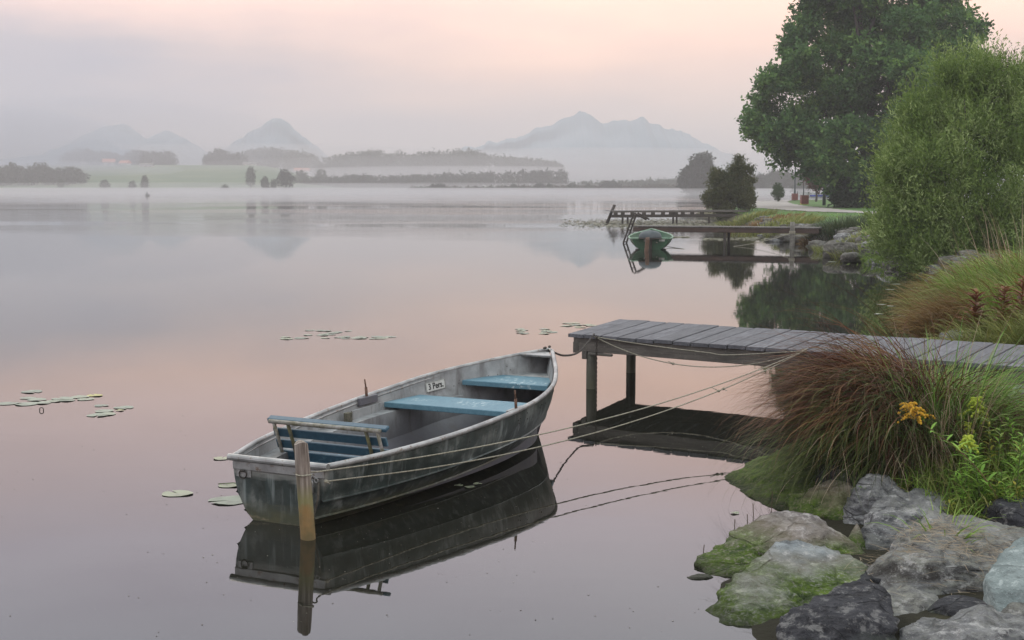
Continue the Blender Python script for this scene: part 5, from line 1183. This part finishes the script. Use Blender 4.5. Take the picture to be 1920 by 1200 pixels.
# ---------------------------------------------------------------- park furniture
POLEM = plain('dark_green_pole', (.02,.035,.035), (.03,.045,.045), 10, .5, .3)
LG = plain('lamp_glass', (.5,.5,.47), (.45,.45,.42), 5, .3)
for k, (px, py, Yp, h_) in enumerate(((1545, 385, 118, 8.0), (1490, 374, 165, 8.0), (1506.5, 366, 172, 8.0))):
    q = A(px, py, Yp); e = empty('street_lamp', (q[0], Yp, float(ground(q[0], Yp))), ['dark lamp post on the lawn, nearest of the three', 'lamp post farthest left, behind the bend of the path', 'thin lamp post behind the front red bin'][k], 'lamp post')
    r = (.15, .11, .08)[k]; MB().tube([(0, 0, -.2), (0, 0, 1.2), (0, 0, 1.25), (0, 0, h_)], [r, r, r*.8, r*.55], 10).build('pole', POLEM, e, smooth=True)
    MB().tube([(0, 0, h_), (-.1, 0, h_+.12), (-.8, 0, h_+.2)], .05, 8).build('arm', POLEM, e, smooth=True)
    m = MB(); m.box((-1.0, 0, h_+.2), (.5, .2, .12), bev=.03); hd_ = m.build('lamp_head', POLEM, e); MB().box((-1.0, 0, h_+.12), (.36, .14, .05), bev=.01).build('lamp_glass', LG, hd_)
BINR = plain('brick_red_bin', (.20,.055,.04), (.14,.04,.03), 6, .7); BINY = plain('yellow_base', (.42,.36,.04), (.34,.28,.03), 6, .7)
for k, (px, py, Yp, wd) in enumerate(((1508, 382, 124, .68), (1490, 371, 160, .66))):
    q = A(px, py, Yp); gz0 = float(ground(q[0], Yp)); e = empty('litter_bin', (q[0], Yp, gz0), ['brick red litter bin with yellow foot on the edge of the path', 'faded red litter bin by the leftmost lamp post'][k], 'litter bin')
    m = MB(); 
    for j in range(9): m.box((-wd/2+wd*(j+.5)/9, -wd/2, .45), (wd/9*.86, .03, .75), bev=.006)
    m.box((0, 0, .45), (wd-.03, wd-.03, .72), bev=.02); m.build('bin_body', BINR, e); MB().box((0, 0, .86), (wd*1.06, wd*1.06, .05), bev=.015).build('lid', BINR, e)
    if k == 0: MB().box((0, 0, .05), (wd*.95, wd*.95, .10), bev=.02).build('base', BINY, e)
    MB().tube([(wd*.45, -.1, .85), (wd*.5, -.1, 1.1), (wd*.42, -.1, 1.15)], .03, 6).build('handle', POLEM, e)
# parked white and blue car far behind (seen as a pale low shape with a blue stripe)
q = A(1536, 366.5, 178); e = empty('boat_trailer', (q[0], 178, .85), 'white and blue boat lying on the lawn behind the young tree', 'boat', rz=.1)
m = MB(); vs = []; n_ = 14
for i in range(n_):
    u = i/(n_-1); b_ = .75*math.sin(PI*min(.97, .16+.84*u)**.8) if u < .99 else .05; zs_ = .35+.25*(1-u)**2
    for s_ in (-1, 1): vs += [((u-.5)*6.5, s_*b_, zs_+.45), ((u-.5)*6.5, s_*b_*.65, .12)]
fs = []
for i in range(n_-1): o_ = i*4; fs += [(o_, o_+1, o_+5, o_+4), (o_+3, o_+2, o_+6, o_+7), (o_+1, o_+3, o_+7, o_+5), (o_+2, o_, o_+4, o_+6)]
m.add(vs, fs+[(0, 2, 3, 1)]); m.build('hull', plain('white_gelcoat', (.62,.63,.64), None, 5, .4), e)
MB().box((.3, -.66, .5), (3.6, .06, .22), bev=.02).build('stripe', plain('blue_stripe', (.05,.08,.45), None, 5, .4), e); MB().box((1.6, 0, .95), (1.0, 1.0, .3), bev=.08).build('cover', plain('blue_tarp', (.05,.07,.32), None, 5, .7), e)

# ---------------------------------------------------------------- far jetties
FW = woodmat('far_grey_timber', (.16,.15,.135), (.07,.06,.052), axis=0); RB = woodmat('red_brown_beam', (.11,.065,.05), (.045,.035,.03), axis=0); DKP = plain('dark_wet_timber', (.035,.03,.025), (.06,.05,.04), 8, .9)
# second jetty (nearer)
p0 = G(1187, 456, 0); p1 = G(1535, 461, 0); dj = p1-p0; Lj = np.linalg.norm(dj[:2]); aj = math.atan2(dj[1], dj[0])
e = empty('jetty', (p0[0], p0[1], 0), 'low far jetty with a red brown beam and a ladder, beside the green boat', 'jetty', rz=aj)
for k in range(int(Lj/.22)): MB().box((.11+k*.22, .55, .73), (.205, 1.25, .05), tint=random.random(), bev=.006).build('plank', woodmat('x', (1,1,1), (1,1,1)) if False else FW, e)
MB().box((Lj/2, .0, .60), (Lj, .10, .19), bev=.01).build('beam', RB, e); MB().box((Lj/2, 1.0, .60), (Lj, .10, .20), bev=.01).build('beam', RB, e)
for x_ in (G(1367, 458)[0]-p0[0], G(1367, 458)[0]-p0[0]+.0): pass
xq = float(G(1367, 458)[0]-p0[0]); MB().tube([(xq, .05, -1), (xq, .05, .5)], .065, 8).build('pole', DKP, e, smooth=True); MB().tube([(xq, .95, -1), (xq, .95, .5)], .065, 8).build('pole', DKP, e, smooth=True)
ld = empty('ladder', (0, 0, 0), None, None); ld.parent = e
for y_ in (-.12, .42):
    MB().tube([(.55, y_+.25, 1.02), (.10, y_, 1.30), (.02, y_, 1.22), (-.38, y_-.05, .05), (-.42, y_-.05, -.4)], .04, 6).build('rail', DKP, ld, smooth=True)
for k in range(5): z_ = .05+.26*k; x_ = .02-.40*(1.22-z_)/1.17; MB().tube([(x_, -.14, z_), (x_, .42, z_)], .025, 5).build('rung', DKP, ld)
# first far jetty
p0 = G(1147, 420, 0); p1 = G(1400, 418, 0); dj = p1-p0; Lj = float(np.linalg.norm(dj[:2])); aj = math.atan2(dj[1], dj[0])
e = empty('jetty', (p0[0], p0[1], 0), 'farthest jetty, on spacer blocks and thin posts, ending at the leaning post', 'jetty', rz=aj)
MB().box((Lj/2, .0, .80), (Lj, .10, .09), bev=.01).build('deck_edge', FW, e)
for k in range(int(Lj/.3)): MB().box((.15+k*.3, .7, .855), (.28, 1.5, .04), tint=random.random()).build('plank', FW, e)
MB().box((Lj/2, .05, .52), (Lj, .10, .20), bev=.01).build('stringer', DKP, e)
for px in (1152, 1166, 1185, 1208, 1226, 1246, 1264, 1270, 1286, 1305, 1325): x_ = float(G(px, 419)[0]-p0[0])+.0; MB().box((x_, .02, .69), (.42 if px in (1264, 1270) else .26, .09, .14)).build('spacer_block', DKP, e)
for px in (1166, 1176, 1267, 1274, 1340): x_ = float(G(px, 419)[0]-p0[0]); MB().tube([(x_, .05, -1), (x_, .05, .45)], .07, 7).build('pole', DKP, e)
q = G(1138, 419); o = MB().tube([(-.1, 0, -.6), (0, 0, 0), (.52, .1, 1.25)], [.11, .11, .10], 9).build('leaning_post', DKP, smooth=True); o.location = tuple(q); tag(o, 'dark post leaning to the right at the outer end of the farthest jetty', 'post')
# post with a rope by the second jetty
q = G(1485, 461); GP = plain('grey_bleached_post', (.22,.21,.18), (.12,.11,.095), 10, .9)
o = postmesh(.10, -.9, .98, (.0, 0), seed=9).build('mooring_post', GP, smooth=True); o.location = tuple(q); tag(o, 'grey bleached post with rope wound around it, beside the second jetty', 'post')
m = MB()
for z_ in (.52, .56, .60): m.tube([np.array([.115*math.cos(a), .115*math.sin(a), z_]) for a in np.linspace(0, 2*PI, 12)], .02, 5)
o = m.build('rope_coil', ROPE); o.location = tuple(q); tag(o, 'pale rope wound around the bleached post', 'rope')
rope(along(q+[0, 0, .55], G(1375, 462)+[0, 0, 0], fr, .08), 'thin rope slanting from the bleached post down to the water', .014)
# ---------------------------------------------------------------- green boat
g0 = G(1219, 468); GBm = NT('green_paint'); n1 = GBm.noise(GBm.coords(), 3, 6); GREENB = GBm.finish(GBm.mix(GBm.lohi(n1, .35, .65), (.010,.085,.030), (.008,.06,.022)), .45, bump=n1, bstr=.15)
gb = empty('rowing_boat', (g0[0], g0[1], 0), 'green rowing boat with a grey covered outboard, moored at the second jetty', 'rowing boat', rz=PI/2-.12)
Lg = 3.9; gbv = lambda u: float(np.interp(u, US, [.70,.78,.83,.86,.86,.83,.76,.64,.46,.24,.02])); gzv = lambda u: .42+.26*u**2.2
TG = [0, .12, .3, .5, .7, .86, 1]
for off, nm in ((0, 'hull'), (.03, 'inner_shell')):
    vs = []; fs = []; n_ = 30
    for sg in (1, -1):
        o0 = len(vs)
        for i in range(n_):
            u = i/(n_-1)
            for t_ in TG: k = u**3; g = max(0, 1-t_**(2.6-1.3*k))**(.55+.4*k); vs.append((u*Lg-.35*t_*u**6+(off if i == 0 else 0), sg*max(.004, gbv(u)-off)*g*(1-.15*t_), gzv(u)*(1-t_)+(-.1+off)*t_))
        for i in range(n_-1):
            for k in range(len(TG)-1): a = o0+i*len(TG)+k; q4 = (a, a+len(TG), a+len(TG)+1, a+1); fs.append(q4 if (sg > 0) != (off > 0) else q4[::-1])
    nT = len(TG); o1 = n_*nT
    for k in range(nT-1): fs.append((k, o1+k, o1+k+1, k+1))
    o = MB().add(vs, fs).build(nm, GREENB, gb, smooth=True); o.data.set_sharp_from_angle(angle=R(40))
m = MB(); rl = [(u*Lg, gbv(u)+.01, gzv(u)) for u in np.linspace(0, 1, 24)]; m.tube(rl+[(a, -b_, c_) for a, b_, c_ in rl[::-1][1:]], .035, 8); m.tube([(0, -.7, .43), (0, .7, .43)], .035, 8)
m.build('gunwale', plain('pale_green_rim', (.05,.17,.085), (.22,.30,.22), 6, .5), gb, smooth=True)
us = np.linspace(.02, .88, 12); MB().add(sum([[(u*Lg, gbv(u)*.72, .06), (u*Lg, -gbv(u)*.72, .06)] for u in us], []), [(2*i+1, 2*i+3, 2*i+2, 2*i) for i in range(11)]).build('floor', GREENB, gb)
for x_, w_ in ((1.2, 1.58), (2.5, 1.35)): MB().box((x_, 0, .36), (.28, w_, .04), bev=.01).build('seat', plain('green_seat', (.05,.14,.07), (.03,.09,.05), 6), gb)
cv = empty('outboard_motor', (0, 0, 0), None, None); cv.parent = gb
m = MB(); nz_, nr_ = 10, 18; vs = []; fs = []
for j in range(nz_+1):
    t_ = j/nz_; z_ = .46+.30*t_; r_x = .30*(1-t_**2.6)**.5+.012; r_y = .44*(1-t_**2.6)**.5+.012
    for k in range(nr_): a = 2*PI*k/nr_; vs.append((.0+r_x*math.cos(a), r_y*math.sin(a), z_))
for j in range(nz_):
    for k in range(nr_): fs.append((j*nr_+k, j*nr_+(k+1) % nr_, (j+1)*nr_+(k+1) % nr_, (j+1)*nr_+k))
m.add(vs, fs+[tuple(range(nr_))[::-1], tuple(nz_*nr_+k for k in range(nr_))]); m.build('cover', plain('grey_tarp', (.10,.115,.12), (.06,.075,.08), 4, .7), cv, smooth=True)
MB().box((-.1, 0, .44), (.5, .92, .04), bev=.015).build('cover_skirt', DKP, cv); MB().box((-.13, 0, .18), (.12, .14, .5), bev=.03).build('shaft', DKP, cv)
for y_ in (.2, -.45): MB().box((-.012, y_, .36), (.01, .09 if y_ > 0 else .22, .08), bev=.002).build('sticker', plain('white_sticker', (.6,.6,.55), None, 5), gb)
q = G(1212, 471); o = postmesh(.085, -.8, .52, (.08, 0), seed=6).build('mooring_post', plain('orange_brown_stub', (.17,.095,.06), (.09,.06,.045), 12, .9), smooth=True); o.location = tuple(q); tag(o, 'short orange brown stub in front of the green boat', 'post')
rope([g0+[.2, -.3, .3], G(1250, 464)+[0, 0, .05], G(1283, 467)], 'thin slack line trailing from the green boat into the water', .012)
# floating weeds
r_ = np.random.default_rng(44); P_ = []
for k in range(5200):
    px = r_.uniform(1050, 1410); py = 419+r_.normal(0, 4.5)*(1 if px > 1150 else .8)
    if px < 1150 and r_.random() > (px-1040)/120: continue
    P_.append((px, py))
for k in range(500): P_.append((r_.uniform(1320, 1490), 449+r_.normal(0, 1.3)))
for k in range(120): P_.append((r_.uniform(1255, 1290), 445+r_.normal(0, .5)))
V = []; 
for px, py in P_:
    c_ = G(px, max(py, 405)); s_ = r_.uniform(.05, .16); a = r_.uniform(0, PI); ca, sa_ = math.cos(a)*s_, math.sin(a)*s_
    V += [(c_[0]+ca, c_[1]+sa_, .012), (c_[0]-sa_, c_[1]+ca, .03), (c_[0]-ca, c_[1]-sa_, .012), (c_[0]+sa_, c_[1]-ca, .008)]
tag(npmesh('floating_weeds', V, np.arange(len(V)).reshape(-1, 4), leafmat('water_weeds', (.10,.10,.06), (.22,.21,.14), (.30,.27,.2), 1), None, np.repeat(r_.uniform(0, 1, len(P_)), 4)), kind='stuff')
# bank vegetation far side
def far_clump(px, py, N_, sp_, L0, L1, w_, m, label, seed, **k):
    L0 *= .62; L1 *= .62; c_ = gfar(px, py); return clump('grass_clump', c_, N_, sp_, L0, L1, w_, m, label, seed=seed, **k)
far_clump(1575, 436, 1500, 1.2, .9, 1.5, .03, leafmat('dark_tussock', (.03,.05,.02), (.06,.09,.035), (.12,.15,.07), 1), 'large dark green grass tussock on the bank at the shore end of the second jetty', 81, lean=(.7, 1.5), curl=(.8, 2))
far_clump(1545, 446, 900, .9, .5, 1.1, .03, RUSTG, 'rusty brown tussock hanging down beside the dark green one', 82, lean=(.3, 1.3), head=PI, hs=1.2)
far_clump(1490, 425, 700, 1.4, .45, .9, .04, OLIVE, 'olive green grass clump behind the bleached post', 83)
far_clump(1450, 424, 700, 2.2, .4, .8, .04, OLIVE, 'low olive grass on the bank behind the second jetty', 84)
far_clump(1400, 413, 600, 1.8, .45, .9, .05, OLIVE, 'green grass clump at the shore end of the farthest jetty', 85)
far_clump(1435, 418, 500, 2.2, .4, .8, .05, RUSTG, 'orange brown grass patch on the bank between the far jetties', 86)
far_clump(1660, 462, 1200, 1.8, .5, 1.0, .025, OLIVE, 'olive grass hanging over the rubble left of the willow bush', 87)
far_clump(1620, 452, 1200, 1.8, .4, .8, .025, OLIVE, 'soft green grass on the bank right of the dark tussock', 88)
far_clump(1690, 480, 900, 1.2, .5, .9, .02, GRASS, 'green weeds at the left foot of the willow bush', 89)
r_ = np.random.default_rng(9); N_ = 26000; yy_ = np.exp(r_.uniform(math.log(30), math.log(115), N_)); xx_ = r_.uniform(10, 34, N_)*np.clip(yy_/60, .8, 2)
dd_ = sdf(xx_, yy_); ok = (dd_ > .5) & (dd_ < 6) & (xx_/yy_ < .42); xx_, yy_ = xx_[ok], yy_[ok]; N_ = len(xx_)
o = blades('grass', np.stack([xx_, yy_, ground(xx_, yy_)-.02], 1), r_.uniform(0, 2*PI, N_), r_.uniform(.05, .16, N_)*np.where(sdf(xx_, yy_) < 1.6, 1.9, .6), r_.uniform(.02, .04, N_)*yy_/60, r_.uniform(.6, 1.5, N_), r_.uniform(.5, 2, N_), GRASS, r_.uniform(0, 1, N_), K=4); tag(o, kind='stuff')
# ---------------------------------------------------------------- farm houses
WALLW = plain('pale_render', (.80,.77,.72), (.7,.68,.62), .3, .9); ROOFR = plain('red_tiled_roof', (.62,.24,.16), (.5,.2,.14), .5, .9); ROOFG = plain('grey_roof', (.22,.2,.19), None, .5, .9); GLS = plain('dark_window', (.03,.035,.04), None, 3, .2)
def house(px, py, Y, w_, d_, h_, rh, rm, label, rz=0.0, wins=4):
    w_ *= .62; d_ *= .62; h_ *= .66; rh *= .6; c_ = A(px, py, Y); e = empty('farmhouse', (c_[0], Y, float(ground(c_[0], Y))-.3), label, 'house', rz=rz)
    MB().box((0, 0, h_/2), (w_, d_, h_)).build('wall', WALLW, e)
    ov = .8; zt = h_+.05
    m = MB(); m.add([(-w_/2-ov, -d_/2-ov, zt-.4), (w_/2+ov, -d_/2-ov, zt-.4), (w_/2+ov, d_/2+ov, zt-.4), (-w_/2-ov, d_/2+ov, zt-.4), (-w_/2-ov, 0, zt+rh), (w_/2+ov, 0, zt+rh)], [(0, 1, 5, 4), (2, 3, 4, 5), (1, 2, 5), (3, 0, 4), (3, 2, 1, 0)]); rf = m.build('roof', rm, e)
    MB().box((w_*.2, 0, h_+rh*.95), (.6, .6, 1.2)).build('chimney', ROOFG, rf)
    for k in range(wins):
        for z_ in ((h_*.28, h_*.7) if h_ > 2.8 else (h_*.5,)): MB().box((-w_/2+w_*(k+.5)/wins, -d_/2-.03, z_), (.7, .08, .8)).build('window', GLS, e)
    MB().box((w_*.02, -d_/2-.05, .95), (.9, .12, 1.9)).build('door', ROOFG, e)
house(204, 318, 1050, 13, 9, 4.5, 4, ROOFR, 'red roofed farmhouse on the meadow, leftmost of the red roofed pair', .4)
house(235, 318, 1060, 11, 8, 3, 3.2, ROOFR, 'low red roofed farm building just right of the leftmost farmhouse', -.3, 3)
house(275, 321, 1000, 14, 8, 2.5, 2.6, ROOFG, 'grey roofed barn on the meadow right of the two red roofed houses', 0, 3)
house(157, 316, 1080, 6, 5, 3, 2.2, ROOFG, 'small pale hut at the left edge of the meadow', .5, 2)
house(469, 315, 1090, 15, 8, 3, 2.0, ROOFG, 'long white farm building above the pale narrow tree', 0, 5)
house(566, 312, 1120, 18, 10, 5.5, 3.5, ROOFR, 'white farmhouse with red roof left of the hazy wood', 0, 5)
house(598, 312, 1130, 9, 8, 4.0, 3, ROOFG, 'pale grey house half hidden at the left end of the hazy wood', .2, 3)
# ---------------------------------------------------------------- distant angler
q = G(276, 367); e = empty('rowing_boat', tuple(q), 'tiny dark boat far out on the misty lake at the left', 'rowing boat', rz=PI/2+.5)
vs = []; n_ = 12
for i in range(n_):
    u = i/(n_-1); b_ = .62*math.sin(PI*(.2+.8*u)**.9)+.02; vs += [((u-.5)*3.6, b_, .38+.12*u), ((u-.5)*3.6, b_*.6, -.1), ((u-.5)*3.6, -b_*.6, -.1), ((u-.5)*3.6, -b_, .38+.12*u)]
fs = [(0, 1, 2, 3)[::-1]]
for i in range(n_-1):
    for k in range(3): a = i*4+k; fs.append((a, a+1, a+5, a+4))
MB().add(vs, fs).build('hull', DKP, e)
MB().box((0, 0, .32), (.25, 1.0, .04)).build('seat', DKP, e)
CL = plain('dark_coat', (.03,.035,.05), (.045,.05,.06), 4, .9); SK = plain('skin', (.35,.22,.16), (.3,.19,.14), 5, .6)
m = bpy.data.meshes.new('person'); pv = [(0,0,.42),(0,0,.62),(0,0,.86),(0,0,.98),(.02,0,1.10),(.02,0,1.20),(0,.19,.92),(.18,.24,.74),(.40,.18,.66),(0,-.19,.92),(.18,-.24,.74),(.40,-.18,.66),(.22,.12,.44),(.50,.14,.42),(.55,.14,.12),(.22,-.12,.44),(.50,-.14,.42),(.55,-.14,.12)]
m.from_pydata(pv, [(0,1),(1,2),(2,3),(3,4),(4,5),(2,6),(6,7),(7,8),(2,9),(9,10),(10,11),(0,12),(12,13),(13,14),(0,15),(15,16),(16,17)], []); o = link(bpy.data.objects.new('person', m)); m.materials.append(CL)
sm_ = o.modifiers.new('skin', 'SKIN'); sm_.use_smooth_shade = True
for i, r in enumerate([.16,.16,.18,.07,.11,.09,.08,.055,.045,.08,.055,.045,.10,.075,.055,.10,.075,.055]): m.skin_vertices[0].data[i].radius = (r, r)
m.skin_vertices[0].data[0].use_root = True; sb_ = o.modifiers.new('subd', 'SUBSURF'); sb_.levels = 1; sb_.render_levels = 1
o.location = tuple(q); o.rotation_euler = (0, 0, PI/2+.5); tag(o, 'person in dark clothes sitting in the tiny boat far out on the lake', 'person')
h_ = MB().ell((.02, 0, 1.22), (.10, .10, .07), 8, 6).build('hat', CL, o)
